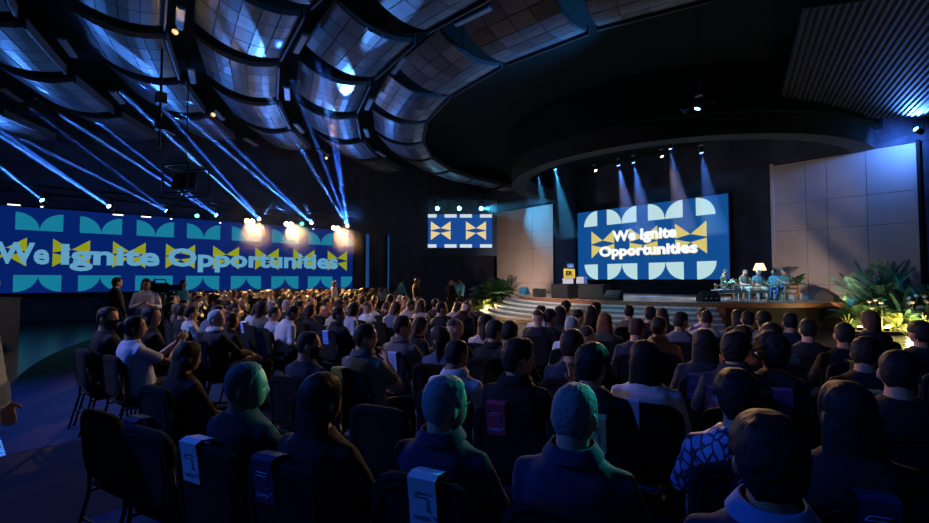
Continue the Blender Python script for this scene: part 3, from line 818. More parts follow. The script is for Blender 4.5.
_b = bmesh.new(); ellipsoid(_b, (0, 0, 0), (.011, .011, .008), 10, 8); EYE = bpy.data.meshes.new('eye'); _b.to_mesh(EYE); _b.free(); EYE.materials.append(M['eye'])

# ------------------------------------------------------------------ chairs and seat cards
def chair_meshes():
    D = {}
    # backrest: padded, rounded shoulders, slightly hollow
    bm = bmesh.new(); rings = []
    def outline(s):
        pts = []
        for k in range(28):
            t = 2 * math.pi * k / 28; c, q = math.cos(t), math.sin(t); e = 4.2
            x = .232 * s * math.copysign(abs(c) ** (2 / e), c); z = .70 + .215 * s * math.copysign(abs(q) ** (2 / e), q)
            pts.append((x, z))
        return pts
    for s, y in ((.90, .032), (.985, .018), (1.0, -.005), (.985, -.026), (.93, -.034)):
        rings.append([V((x, -.245 - .10 * (z - .5) + y + .18 * x * x, z)) for x, z in outline(s)])
    loft(bm, rings); bmesh.ops.recalc_face_normals(bm, faces=bm.faces); D['backrest'] = (bm, 'chair_fabric', True)
    bm = bmesh.new()   # raised seam on the rear face
    pts = [(x, -.245 - .10 * (z - .5) - .035 + .18 * x * x, z) for x, z in outline(.80)]
    tube(bm, pts + pts[:1], .006, 5); D['piping'] = (bm, 'chair_fabric', True)
    bm = bx((0, .0, .425), (.46, .46, .085), bev=.03); D['seat'] = (bm, 'chair_fabric', True)
    for s in (-1, 1):
        D['leg%d' % s] = (tb([(s * .21, .20, .40), (s * .22, .215, .37), (s * .225, .235, .0)], .012, 8), 'chair_frame', True)
        D['rear%d' % s] = (tb([(s * .228, -.275, .74), (s * .226, -.235, .45), (s * .225, -.24, .36), (s * .225, -.33, .0)], .012, 8), 'chair_frame', True)
    bm = bmesh.new(); cyl(bm, (-.22, .2, .30), (.22, .2, .30), .009, seg=6); cyl(bm, (-.222, -.27, .22), (.222, -.27, .22), .009, seg=6)
    for s in (-1, 1): tube(bm, [(s * .222, .21, .375), (s * .222, -.24, .375)], .010, 6)
    D['stretcher'] = (bm, 'chair_frame', True)
    out = {}; alls = bmesh.new()
    for k, (b, m, sm) in D.items():
        me = bpy.data.meshes.new(k); b.to_mesh(me); b.free(); me.materials.append(M[m])
        for p in me.polygons: p.use_smooth = sm and len(p.vertices) < 8
        out[k] = me
        if k in ('backrest', 'seat', 'leg-1', 'leg1', 'rear-1', 'rear1'): alls.from_mesh(me)
    me = bpy.data.meshes.new('banquet_chair'); alls.to_mesh(me); alls.free(); me.materials.append(M['chair_fabric']); out['all'] = me
    return out
CH = chair_meshes()
N_CH = [0]
def chair(loc, rz, label, group, full=True):
    if not full:
        o = link('banquet_chair', CH['all']); o.location = loc; o.rotation_euler = (0, 0, rz); tag(o, label, 'chair', group); return o
    e = empty('banquet_chair', loc, rz); tag(e, label, 'chair', group)
    b = link('backrest', CH['backrest'], e); link('piping', CH['piping'], b)
    link('seat', CH['seat'], e); link('stretcher', CH['stretcher'], e)
    for k in ('leg-1', 'leg1', 'rear-1', 'rear1'): link('leg', CH[k], e)
    return e
CARD = {}
def card_mesh():
    bm = bmesh.new(); w = .062
    prf = [(-.10, -.195, .80), (-.10, -.21, .885), (0, -.235, .928), (0, -.30, .938), (0, -.335, .925), (0, -.322, .86), (0, -.305, .73)]
    rings = []
    for _, y, z in prf:
        rings.append([V((-w, y, z)), V((w, y, z)), V((w, y + .001, z - .002)), V((-w, y + .001, z - .002))])
    loft(bm, rings); bmesh.ops.recalc_face_normals(bm, faces=bm.faces)
    me = bpy.data.meshes.new('card'); bm.to_mesh(me); bm.free(); return me
M['card'] = omat('card_paper', 0.7, 30, 0.05, 0.05)
M['print'] = omat('card_print', 0.6, 30, 0.05, 0.0)
CARDM = card_mesh(); CARDM.materials.append(M['card'])
_t = fit_text('CAP29', .075, .017, .04); _t.materials.append(M['print'])
_b = bmesh.new(); _pts = [(.03, .125, 0), (-.03, .125, 0), (-.042, .108, 0), (.02, .108, 0), (.02, .05, 0), (.034, .06, 0)]
tube(_b, _pts, .0016, 4); ARROW = bpy.data.meshes.new('arrow_outline'); _b.to_mesh(ARROW); _b.free(); ARROW.materials.append(M['print'])
_b = bmesh.new(); tube(_b, [(.040, .034, 0), (.047, .036, 0), (.050, .030, 0), (.048, .024, 0)], .0022, 4); TICK = bpy.data.meshes.new('tick_mark'); _b.to_mesh(TICK); _b.free(); TICK.materials.append(M['print'])
def card(loc, rz, col, pcol, label, dx=0.0, group=None):
    e = empty('seat_card', loc, rz); tag(e, label, 'card', group or 'paper cards hung over chair backs')
    s = link('sheet', CARDM, e); s.color = c4(col); s.location = (dx, 0, 0)
    # printing on the rear flap (seen from behind the chair: local x runs to the left)
    pm = plane_matrix((dx, -.3065, .745), (1, 0, 0), (0, -1, -.15))
    for me, off in ((_t, (-.045, .012, .002)), (ARROW, (0, 0, .001)), (TICK, (0, 0, .002))):
        o = link(me.name if me is not _t else 'lettering', me, s); o.color = c4(pcol)
        o.matrix_local = Matrix.Translation(V((-dx, 0, 0))) @ pm @ Matrix.Translation(V(off))
    return e

# ------------------------------------------------------------------ the audience
TARGET = V((-11.0, 20.5, 0))
def face_rz(p, off=0.0):
    d = TARGET - V((p.x, p.y, 0)); return math.atan2(-d.x, d.y) + R_(off)
TAKEN = []; TLAB = []
BLK = (.018, .016, .016); BRN = (.06, .03, .018); GRY = (.30, .30, .31); WHT = (.62, .60, .58); RED = (.16, .055, .028)
NAVY = (.015, .022, .05); DKSUIT = (.018, .019, .024); WHITE = (.62, .62, .64); GREY = (.16, .165, .18)
def hero(px, py, top, pose, style, hairc, shirtc, label, skin=0, yaw=0, nod=0, roll=0, sleeve='long', extras=(), turn=0.0, card_=None, seat=True, cl=None, collarc=None, hi=2, trousc=(.02, .022, .03), group=None, cdx=0.0, maskc=(.02, .02, .025), Z=None):
    if Z is None and project(at_z(px, py, top))[2] > 4.6: hi = 1
    if hi == 1: yaw = 20 * round(yaw / 20); nod = 15 * round(nod / 15)
    bs = body_set(pose, yaw, nod, roll, sleeve, hi)
    sc = top / bs['top']
    hp = at_z(px, py, top) if Z is None else ground(px, Z)
    rz = face_rz(hp, turn)
    off = Matrix.Rotation(rz, 3, 'Z') @ V((bs['headxy'].x * sc, bs['headxy'].y * sc, 0))
    loc = V((hp.x - off.x, hp.y - off.y, 0))
    e = empty('person', loc, rz); e.scale = (sc, sc, sc); tag(e, label, 'person', group)
    dress(e, bs, style, hairc, shirtc, SKINS[skin], trousc, hi, extras, collarc=collarc, maskc=maskc)
    TAKEN.append(loc); TLAB.append(cl or label)
    if seat:
        crz = face_rz(hp)
        back = Matrix.Rotation(rz, 3, 'Z') @ V((0, -0.0, 0))
        chair(loc + back, crz, 'black banquet chair under the ' + (cl or label), 'occupied banquet chairs near the back rows', True)
        if card_:
            col, pc, txt = card_; card(loc + back, crz, col, pc, txt, cdx)
    return e
CW_ = (.62, .68, .80); CN = (.02, .035, .10); CP = (.20, .45, .9); CD = (.03, .05, .12); CR = (.42, .05, .10); CG = (.38, .42, .22); CY = (.55, .38, .05); CV = (.12, .06, .22)
# --- last rows, right in front of the camera
hero(575, 383, 1.30, 'lap', 'crop', (.16, .17, .18), (.018, .035, .075), 'man in navy polo with cropped greying hair, chair with no card', 0, yaw=-14, sleeve='short', extras=('collar',), cl='man with cropped greying hair in a navy polo')
hero(446, 377, 1.27, 'lap', 'short', (.17, .18, .20), (.014, .026, .065), 'grey-haired man in glasses and dark navy jacket with wide collar', 0, yaw=-30, extras=('collar', 'glasses'), cl='grey-haired man in a navy jacket', card_=(CW_, CD, 'pale blue-white card on the chair back of the grey-haired man in navy'), cdx=0.03)
hero(322, 375, 1.25, 'lap', 'long', (.014, .013, .014), (.016, .018, .024), 'woman with long straight black hair in a dark jacket, back row', 0, yaw=-6, cl='woman with long straight black hair in the back row', card_=(CN, CP, 'dark navy printed card on the chair back of the long-haired woman in the back row'), cdx=-.1)
hero(247, 362, 1.28, 'lap', 'crop', (.07, .08, .09), (.012, .016, .03), 'man with cropped dark hair tilting his head, dark shirt, back row', 1, yaw=-48, roll=8, cl='man tilting his cropped head', card_=(CW_, CD, 'white card lying over the chair back of the man tilting his head'), cdx=-.08)
hero(190, 345, 1.20, 'lap', 'long', (.05, .030, .022), (.016, .016, .02), 'woman with long brown hair bowing her head beside the aisle', 0, yaw=0, nod=-10, cl='woman with long brown hair beside the aisle', Z=3.7)
hero(767, 418, 1.30, 'lap', 'thick', (.012, .013, .016), (.02, .03, .06), 'person with full dark rounded hair and a blue collar, back row', 1, extras=('collar',), collarc=(.10, .20, .40), cl='person with full rounded hair and a blue collar')
hero(736, 372, 1.27, 'lap', 'thick', BLK, (.05, .09, .26), 'woman in blue snakeskin-print blouse, second row from the back', 0, extras=('snake',), cl='woman in the snakeskin-print blouse', card_=((.012, .025, .05), CP, 'near-black printed card on the chair behind the snakeskin blouse'), cdx=0.0)
hero(846, 384, 1.28, 'lap', 'long', BLK, (.02, .02, .026), 'person with long dark hair in black, beside the snakeskin blouse', 1, cl='person with long dark hair beside the snakeskin blouse', card_=((.012, .03, .09), CP, 'deep blue printed card on the chair of the long-haired person in black'))
# --- second and third rows
hero(519, 340, 1.30, 'raise', 'thick', BLK, (.015, .015, .018), 'man in black suit with parted dark hair raising one hand', 0, yaw=-45, extras=('collar',), cl='man in black raising one hand', card_=(CR, CP, 'red card with dark printed flap on the chair of the man raising his hand'), cdx=-.06)
hero(457, 339, 1.25, 'lap', 'crop', BLK, (.55, .58, .68), 'man in white shirt with close-cropped black hair, seen from behind', 1, yaw=-12, extras=('collar',), cl='man in white shirt with close-cropped black hair')
hero(592, 345, 1.30, 'lap', 'thick', BLK, (.02, .024, .032), 'thick-haired man in dark jacket, in front of greying man', 0, yaw=-18, cl='thick-haired man in dark jacket', card_=(CG, CD, 'olive green card on the chair of the thick-haired man in dark jacket'), cdx=0.05)
hero(645, 343, 1.27, 'lap', 'bob', (.010, .009, .010), (.55, .50, .56), 'woman with black bob and white blouse, seen from behind', 0, cl='woman with black bob and white blouse', card_=((.55, .55, .68), CD, 'white card on the chair of the woman with the black bob'), cdx=-.1)
hero(735, 333, 1.30, 'lap', 'thick', BLK, (.016, .024, .045), 'broad man in dark blue jacket with thick black hair', 0, yaw=-20, extras=('collar',), cl='broad man in dark blue jacket', card_=(CV, CP, 'purple printed card on the chair of the broad man in blue'), cdx=-.15)
hero(771, 337, 1.27, 'lap', 'afro', BLK, (.03, .03, .035), 'woman with rounded black hair and dark top', 1, cl='woman with rounded black hair and dark top', card_=(CV, CD, 'violet card on the chair of the woman with rounded black hair'))
hero(898, 351, 1.30, 'lap', 'short', BLK, (.012, .014, .02), 'man in dark jacket turned away near the plants', 0, yaw=-25, cl='man in dark jacket near the plants')
hero(866, 337, 1.28, 'lap', 'short', BLK, DKSUIT, 'dark-haired man in black one row behind the brown-haired woman', 0, yaw=-40, cl='dark-haired man in black behind the brown-haired woman', card_=((.30, .24, .16), CD, 'tan card on the chair of the man behind the brown-haired woman'))
hero(844, 323, 1.27, 'lap', 'short', BLK, DKSUIT, 'man in dark clothes in the row facing the round stage end', 1, yaw=-20, cl='man in dark clothes facing the round stage end', card_=(CY, CD, 'bright yellow card on a chair facing the round stage end'))
hero(808, 319, 1.27, 'lap', 'short', BLK, DKSUIT, 'man with dark hair below the stage armchair', 0, yaw=-25, cl='man with dark hair below the stage armchair')
hero(790, 313, 1.27, 'lap', 'short', BLK, NAVY, 'man with neat dark hair in navy below the stage', 0, yaw=-25, cl='man in navy below the stage')
hero(869, 312, 1.27, 'lap', 'bob', (.10, .055, .03), DKSUIT, 'brown-haired woman silhouetted against the lit plants', 0, yaw=25, cl='brown-haired woman against the lit plants')
hero(919, 322, 1.27, 'lap', 'thick', BLK, DKSUIT, 'dark-haired person at the end of the row beside the ferns', 1, cl='dark-haired person beside the ferns')
hero(366, 324, 1.30, 'chin', 'short', BLK, (.085, .10, .105), 'man in grey polo resting his chin on his hand', 0, yaw=-38, sleeve='short', extras=('collar', 'glasses'), cl='man in grey polo resting his chin', card_=(CG, CD, 'olive card on the chair of the man resting his chin'), cdx=-.1)
hero(403, 316, 1.30, 'lap', 'short', BLK, (.13, .115, .12), 'man in brownish grey polo and glasses in profile', 0, yaw=-35, sleeve='short', extras=('collar', 'glasses'), cl='man in brownish grey polo', card_=((.30, .42, .75), CD, 'pale blue card on the chair in front of the brownish polo'), cdx=.05)
hero(440, 327, 1.24, 'lap', 'long', (.02, .014, .012), (.06, .09, .15), 'woman with long dark hair in denim turned to the side', 0, yaw=70, cl='woman in denim turned to the side')
hero(455, 318, 1.27, 'lap', 'bald', (.05, .04, .04), DKSUIT, 'bald man in dark suit beside the woman in denim', 2, yaw=-40, cl='bald man in dark suit')
hero(467, 301, 1.30, 'lean', 'bald', (.05, .04, .04), DKSUIT, 'bald man in dark jacket leaning forward', 2, yaw=-30, extras=('collar',), cl='bald man leaning forward')
hero(442, 302, 1.30, 'lap', 'short', BLK, DKSUIT, 'dark-haired man in charcoal suit in profile behind bald man', 0, yaw=-40, cl='man in charcoal suit in profile')
hero(486, 315, 1.25, 'lap', 'long', (.05, .028, .02), (.42, .34, .34), 'brown-haired woman in pale rose blouse', 0, yaw=-30, cl='brown-haired woman in pale rose')
hero(495, 320, 1.28, 'lap', 'short', (.03, .03, .03), (.014, .014, .016), 'man in black suit beside the rose blouse', 0, yaw=-15, extras=('collar',), cl='man in black suit beside the rose blouse')
hero(510, 321, 1.28, 'lap', 'short', BLK, (.012, .014, .02), 'dark-haired man in black between suit and bald man', 1, cl='dark-haired man in black between suit and bald man')
hero(538, 309, 1.28, 'lap', 'bald', (.05, .035, .03), (.02, .024, .034), 'bald man in dark blue jacket facing the curved steps', 2, yaw=-10, cl='bald man facing the steps')
hero(550, 309, 1.28, 'lap', 'short', BLK, DKSUIT, 'man with dark hair beside bald man near the steps', 0, yaw=-25, cl='man beside bald man near the steps')
hero(572, 317, 1.26, 'lap', 'short', GRY, (.45, .50, .60), 'grey-haired person in light blue shirt facing the steps', 2, yaw=-10, cl='grey-haired person in light blue')
hero(586, 325, 1.28, 'lap', 'bald', (.06, .04, .035), (.03, .03, .035), 'bald man with shiny reddish crown in dark shirt', 2, yaw=-15, cl='bald man with reddish crown')
hero(605, 313, 1.26, 'lap', 'long', RED, (.05, .06, .04), 'woman with long reddish brown hair', 0, cl='woman with long reddish brown hair')
hero(637, 318, 1.28, 'lap', 'receding', BRN, (.02, .026, .05), 'man with thinning brown hair in navy vest', 0, yaw=-15, cl='man with thinning brown hair')
hero(659, 317, 1.28, 'lap', 'short', BLK, (.22, .18, .12), 'man in tan shirt with short dark hair', 0, yaw=-25, extras=('collar',), cl='man in tan shirt')
hero(572, 331, 1.27, 'lap', 'thick', BLK, (.02, .03, .055), 'man with thick dark hair in dark blue, near the bob-haired woman', 0, yaw=-8, cl='man with thick dark hair in dark blue')
hero(681, 312, 1.28, 'lap', 'short', BLK, (.10, .115, .15), 'man in grey-blue shirt with short dark hair', 1, yaw=-30, cl='man in grey-blue shirt')
hero(650, 307, 1.27, 'lap', 'thick', BLK, DKSUIT, 'person with dark hair below the stage monitor', 1, cl='person below the stage monitor')
hero(629, 305, 1.27, 'lap', 'short', BLK, (.16, .14, .12), 'person in taupe top near the steps', 0, cl='person in taupe near the steps')
hero(591, 306, 1.27, 'lap', 'long', BLK, DKSUIT, 'woman with black hair facing the steps', 0, cl='woman with black hair facing the steps')
hero(578, 309, 1.27, 'lap', 'receding', BLK, DKSUIT, 'man with thinning dark hair near the steps', 2, yaw=-30, cl='man with thinning dark hair near the steps')
hero(560, 307, 1.27, 'lap', 'bob', BLK, DKSUIT, 'woman with short black hair near the steps', 0, cl='woman with short black hair near the steps')
hero(706, 310, 1.27, 'lap', 'crop', BLK, (.50, .46, .42), 'man in cream shirt with cropped hair below the stage', 1, yaw=-10, cl='man in cream shirt below the stage', card_=((.5, .05, .04), CD, 'small red card on a chair before the stage corner'))
hero(748, 311, 1.27, 'lap', 'short', BLK, (.05, .05, .035), 'man in dark olive below the stage table', 0, yaw=-20, cl='man in dark olive below the stage table')
hero(763, 312, 1.27, 'lap', 'thick', BLK, (.10, .12, .14), 'man in slate shirt below the stage table', 1, cl='man in slate shirt below the stage table')
hero(742, 325, 1.26, 'lap', 'receding', (.06, .03, .02), (.50, .12, .04), 'man with thinning hair in orange shirt', 0, yaw=-30, cl='man in orange shirt')
hero(771, 324, 1.26, 'lap', 'thick', BLK, (.58, .55, .58), 'person in white shirt with black hair behind the olive man', 0, cl='person in white shirt behind the olive man')
hero(704, 330, 1.27, 'lap', 'long', BLK, (.018, .022, .04), 'woman with wavy black hair between tan and blue shirts', 0, cl='woman with wavy black hair', card_=((.05, .06, .16), CP, 'dark blue printed card on the chair of the wavy-haired woman'), cdx=-.1)
# --- left block across the aisle
hero(110, 303, 1.38, 'lap', 'short', BLK, (.014, .015, .02), 'masked man in black at the row end beside the filming woman', 0, yaw=-50, extras=('mask',), cl='masked man in black at the row end', Z=5.5)
film = hero(137, 310, 1.31, 'phone', 'bun', BLK, (.42, .50, .68), 'woman in white t-shirt holding up a phone to film', 1, yaw=-20, sleeve='short', cl='woman filming with a phone', Z=5.05)
hero(153, 300, 1.36, 'lap', 'pony', BLK, (.015, .015, .018), 'woman in black with tied-back hair behind the filming woman', 0, yaw=-45, cl='woman in black behind the filming woman', Z=5.9)
hero(217, 310, 1.30, 'cross', 'short', (.45, .46, .48), (.020, .022, .032), 'white-haired man in dark suit with crossed legs and clasped hands', 2, yaw=-30, extras=('collar', 'glasses'), collarc=WHITE, cl='white-haired man with crossed legs', trousc=(.10, .095, .085))
hero(271, 302, 1.28, 'lean', 'receding', (.25, .24, .24), (.55, .52, .55), 'grey-haired man in white shirt bending over', 2, yaw=-35, nod=-15, extras=('collar', 'glasses'), cl='grey-haired man in white shirt bending over', card_=((.25, .35, .8), CD, 'blue card on the chair of the bending man in white'))
hero(293, 306, 1.28, 'lean', 'short', BLK, (.55, .54, .56), 'dark-haired man in white shirt seen from the side', 1, yaw=-20, cl='dark-haired man in white shirt, side view')
hero(309, 331, 1.26, 'lap', 'crop', (.02, .018, .018), (.020, .028, .048), 'man with shaved head and dark mask in navy t-shirt', 0, yaw=-40, sleeve='short', extras=('mask',), cl='man with shaved head in navy')
hero(339, 307, 1.28, 'lap', 'short', BLK, DKSUIT, 'dark-haired man in charcoal jacket across the aisle', 0, yaw=-35, extras=('collar',), cl='man in charcoal jacket', card_=((.15, .3, .9), CD, 'vivid blue card on the chair of the man in charcoal jacket'))
hero(420, 318, 1.22, 'lean', 'long', (.05, .028, .02), (.02, .02, .025), 'woman with long brown hair in black leaning forward', 0, yaw=-35, cl='woman with long brown hair leaning forward')
# --- standing people
hero(147, 278, 1.72, 'stand_phone', 'long', BLK, (.60, .56, .58), 'standing woman in white blazer looking down', 1, turn=-95, seat=False, hi=1, Z=9.7)
hero(118, 276, 1.76, 'stand', 'short', BLK, (.03, .03, .035), 'standing camera operator in dark vest with white sleeves', 0, turn=20, seat=False, hi=1, Z=10.6)
hero(184, 283, 1.70, 'stand', 'short', BLK, (.05, .22, .25), 'standing person in teal by the long screen', 0, turn=-30, seat=False, hi=1, Z=14)
hero(335, 284, 1.66, 'stand', 'long', (.10, .05, .03), (.60, .58, .60), 'standing woman in white with long hair in the far crowd', 0, seat=False, hi=1, Z=20)
hero(417, 283, 1.78, 'stand', 'crop', BLK, (.012, .012, .016), 'tall standing man in black suit before the dark corner', 1, seat=False, hi=1, Z=17)
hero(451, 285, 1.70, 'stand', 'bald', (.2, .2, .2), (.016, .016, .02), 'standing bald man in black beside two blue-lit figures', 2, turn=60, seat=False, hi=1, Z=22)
hero(455, 281, 1.78, 'stand', 'short', BLK, (.10, .35, .50), 'blue-lit standing figure by the corner wall', 0, turn=120, seat=False, hi=1, Z=23.6)  # blue light on this and the next two figures is put into the shirts
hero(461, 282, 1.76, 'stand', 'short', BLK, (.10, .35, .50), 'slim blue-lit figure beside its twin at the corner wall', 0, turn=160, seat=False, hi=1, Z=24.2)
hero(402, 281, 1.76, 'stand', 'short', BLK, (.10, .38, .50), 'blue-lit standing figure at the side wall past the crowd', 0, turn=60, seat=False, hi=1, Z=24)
hero(-26, 253, 1.84, 'stand', 'short', BLK, (.25, .30, .34), 'person in light top walking past the black cabinet', 0, turn=-25, seat=False, hi=2, trousc=(.08, .13, .22), Z=2.75)
# phone in the filming woman's hands
ph = bpy.data.objects.new('phone', bpy.data.meshes.new('phone')); 
_b = bx((0, 0, 0), (.075, .009, .15), bev=.003); _b.to_mesh(ph.data); _b.free(); ph.data.materials.append(M['black_metal']); COL.objects.link(ph)
ph.matrix_world = film.matrix_basis @ Matrix.Translation(V((0, .44, 1.06))) @ Matrix.Rotation(R_(-12), 4, 'X')
tag(ph, 'black phone held up by the filming woman', 'phone')
_o = obj('screen', bx((0, -.0055, 0), (.066, .001, .138)), emat('phone_screen', (.1, .3, .6), .5), ph)

# --- rows of look-alike spectators behind the nearest ones
crowd = []
for ri in range(8):
    RR = 22.3 - ri * 0.97
    a = -44.0
    while a < 78:
        a += math.degrees(0.565 / RR)
        if -15.0 < a < -8.6 or 33.0 < a < 35.6: continue
        p = pol(K, RR + random.uniform(-.06, .06), a + random.uniform(-.12, .12))
        if p.x < -24.3: continue
        q = project((p.x, p.y, 1.28))
        if q is None or q[0] < -15 or q[0] > 1090: continue
        if q[0] < 158 and q[2] > 4: continue
        if min((p - t).length for t in TAKEN) < 0.50: continue
        if q[2] < 5.2 or (q[0] > 470 and q[2] < 7.0) or (a < -8 and q[2] < 7.4): continue
        if random.random() < 0.03: continue
        crowd.append((q[2], p, a))
crowd.sort(key=lambda t: t[0])
protos = [('lap', 0), ('lap', -25), ('lap', 25), ('lean', -15), ('chin', -20)]
cols = [DKSUIT, NAVY, (.03, .03, .035), (.06, .065, .08), WHITE, (.40, .42, .50), (.10, .12, .17), (.20, .08, .05), (.12, .11, .09), DKSUIT, (.02, .03, .05), (.30, .26, .22)]
cname = {DKSUIT: 'black', NAVY: 'navy', WHITE: 'white'}
styles = ['short', 'short', 'thick', 'long', 'bob', 'crop', 'bald', 'receding', 'long', 'short']
hcs = [BLK, BLK, BRN, (.03, .02, .015), GRY, BLK]
NIND = 230
for i, (z, p, a) in enumerate(crowd[:NIND]):
    po, yw = random.choice(protos); hi = 1 if z < 11 else 0
    bs = body_set(po, yw, 0, 0, 'long', hi); st = random.choice(styles); hc = random.choice(hcs); cc = random.choice(cols); sk = random.randrange(4) if random.random() < .5 else 0
    e = empty('person', p, face_rz(p, random.uniform(-8, 8))); s = random.uniform(.94, 1.02); e.scale = (s, s, s)
    hn = {'long': 'long-haired', 'bob': 'bob-haired', 'bald': 'bald', 'receding': 'thin-haired', 'crop': 'crop-haired', 'thick': 'thick-haired', 'short': 'short-haired'}[st]
    blk = 'in the far corner block' if a > 8 else 'in the block facing the steps' if a < -8 else 'in the middle block'
    lum = sum(cc) / 3
    cn = 'white' if lum > .5 else 'pale' if lum > .25 else 'mid-toned' if lum > .07 else 'dark'
    tag(e, '%s spectator in %s top seated %s' % (hn, cn, blk), 'person', '%s %s spectators %s' % (hn, cn, blk))
    dress(e, bs, st, hc, cc, SKINS[sk], hi=hi)
    chair(p, face_rz(p), 'black banquet chair under a %s %s-topped spectator %s' % (hn, cn, blk), 'chairs of %s %s spectators %s' % (hn, cn, blk), False)
# the farthest heads, too many to count: one low mesh
rest = crowd[NIND:]
if rest:
    bm = bmesh.new()
    for z, p, a in rest:
        T = Matrix.Translation(p) @ Matrix.Rotation(face_rz(p, random.uniform(-15, 15)), 4, 'Z') @ Matrix.Scale(random.uniform(.95, 1.03), 4)
        t = bmesh.new(); f = 0
        def mark(ix):
            for fc in t.faces:
                if fc.material_index == 9: fc.material_index = ix
        def addm(fn, ix):
            n = len(t.faces); fn(); t.faces.ensure_lookup_table()
            for fc in t.faces[n:]: fc.material_index = ix
        sk = random.randrange(3); cl = random.choice([3, 3, 4, 5, 6, 3])
        addm(lambda: ellipsoid(t, (0, -.01, 1.18), (.075, .095, .118), 8, 6), sk)
        addm(lambda: ellipsoid(t, (0, -.03, 1.215), (.082, .095, .105), 8, 6), 7 if random.random() < .85 else sk)
        addm(lambda: loft(t, [superring((0, y, zz), aa, bb, 8) for zz, aa, bb, y in TORSO]), cl)
        addm(lambda: tube(t, [(.17, -.06, .94), (.24, .02, .7), (.1, .25, .6)], [.065, .055, .035], 6), cl)
        addm(lambda: tube(t, [(-.17, -.06, .94), (-.24, .02, .7), (-.1, .25, .6)], [.065, .055, .035], 6), cl)
        addm(lambda: tube(t, [(.1, 0, .48), (.13, .44, .48), (.13, .44, .05)], [.09, .07, .06], 6), 3)
        addm(lambda: tube(t, [(-.1, 0, .48), (-.13, .44, .48), (-.13, .44, .05)], [.09, .07, .06], 6), 3)
        addm(lambda: box(t, (0, 0, .42), (.45, .45, .08)), 3); addm(lambda: box(t, (0, -.27, .7), (.45, .06, .42)), 3)
        for sx in (-.2, .2):
            for sy in (-.2, .2): addm(lambda: box(t, (sx, sy, .2), (.03, .03, .4)), 3)
        t.transform(T); tm = bpy.data.meshes.new('x'); t.to_mesh(tm); t.free(); bm.from_mesh(tm); bpy.data.meshes.remove(tm)
    o = obj('crowd', bm, None, None, True)
    for nm, c in (('far_skin_a', SKINS[0]), ('far_skin_b', SKINS[1]), ('far_skin_c', SKINS[2]), ('far_dark', (.02, .02, .026)), ('far_navy', (.03, .04, .08)), ('far_white', (.55, .55, .57)), ('far_grey', (.15, .15, .17)), ('far_hair', (.02, .016, .014))):
        o.data.materials.append(pmat(nm, c, 0.75))
    tag(o, 'dense mass of seated spectators in the farthest rows', 'crowd', kind='stuff')
# --- empty chairs left in the nearest rows
EMPT = []
for RR in (22.62, 21.65, 20.68, 19.7, 18.75):
    a = -43.0
    while a < -17.2:
        a += math.degrees(0.585 / RR)
        if -14.9 < a < -8.4: continue
        p = pol(K, RR - 0.12, a); q = project((p.x, p.y, .9))
        if q is None or q[2] > 7.0 or q[0] < 20 or q[0] > 990 or q[1] > 640: continue
        if q[2] < 2.0: continue
        if min((p - t).length for t in TAKEN) < 0.46: continue
        if any((p - c[1]).length < .5 for c in crowd): continue
        EMPT.append(p)
for i, p in enumerate(EMPT):
    near = sorted(range(len(TAKEN)), key=lambda k: (TAKEN[k] - p).length)
    chair(p, face_rz(p), 'empty black banquet chair next to the ' + ' '.join(TLAB[near[0]].split()[:9]), 'empty chairs among the last rows', True)
e0 = at_z(147, 421, .92); 
_d = (TARGET - V((e0.x, e0.y, 0))).normalized()
p = V((e0.x, e0.y, 0)) + _d * .28
if min([(p - t).length for t in TAKEN + EMPT]) > .42: chair(p, face_rz(p), 'empty black banquet chair at the end of the back row by the aisle', None, True)
card(p, face_rz(p), (.03, .06, .10), CP, 'dark blue card with two pale marks on the end chair by the aisle', -.08)
p = at_z(424, 492, .93); p.z = 0; p += (TARGET - p).normalized() * .28

# ------------------------------------------------------------------ things on the stage
TOCAM = math.atan2(-FH.x, FH.y)       # rotation that makes local +y point away from the camera
def mesh_thing(name, loc, rz, label, cat, group=None):
    e = empty(name, loc, rz); tag(e, label, cat, group); return e
M['sub_black'] = pmat('sub_black', (0.010, 0.010, 0.011), 0.7, var=0.3, scale=40, bump=0.2, bscale=200)
M['grille'] = pmat('grille', (0.03, 0.03, 0.032), 0.5, 0.3, var=0.6, scale=120)
M['table_white'] = pmat('table_white', (0.34, 0.42, 0.46), 0.4)
M['oak'] = pmat('oak', (0.30, 0.16, 0.085), 0.5, var=0.3, scale=4, stretch=(1, 8, 1))
M['cushion'] = pmat('cushion', (0.50, 0.50, 0.52), 0.9, bump=0.2)
M['yellow_sign'] = pmat('yellow_sign', (0.70, 0.50, 0.06), 0.6)
M['white_card'] = pmat('white_card', (0.60, 0.60, 0.64), 0.7)
M['blue_card'] = pmat('blue_card', (0.05, 0.14, 0.40), 0.7)
M['leaf_a'] = pmat('leaf_a', (0.05, 0.13, 0.04), 0.5, var=0.5, scale=20)
M['leaf_b'] = pmat('leaf_b', (0.16, 0.20, 0.05), 0.5, var=0.4, scale=20)
M['leaf_c'] = pmat('leaf_c', (0.03, 0.09, 0.06), 0.45, var=0.5, scale=20)
M['flower'] = pmat('flower', (0.75, 0.70, 0.62), 0.7, var=0.15, scale=30)
M['pot'] = pmat('pot', (0.55, 0.56, 0.60), 0.5)
M['soil'] = pmat('soil', (0.03, 0.02, 0.015), 0.95)
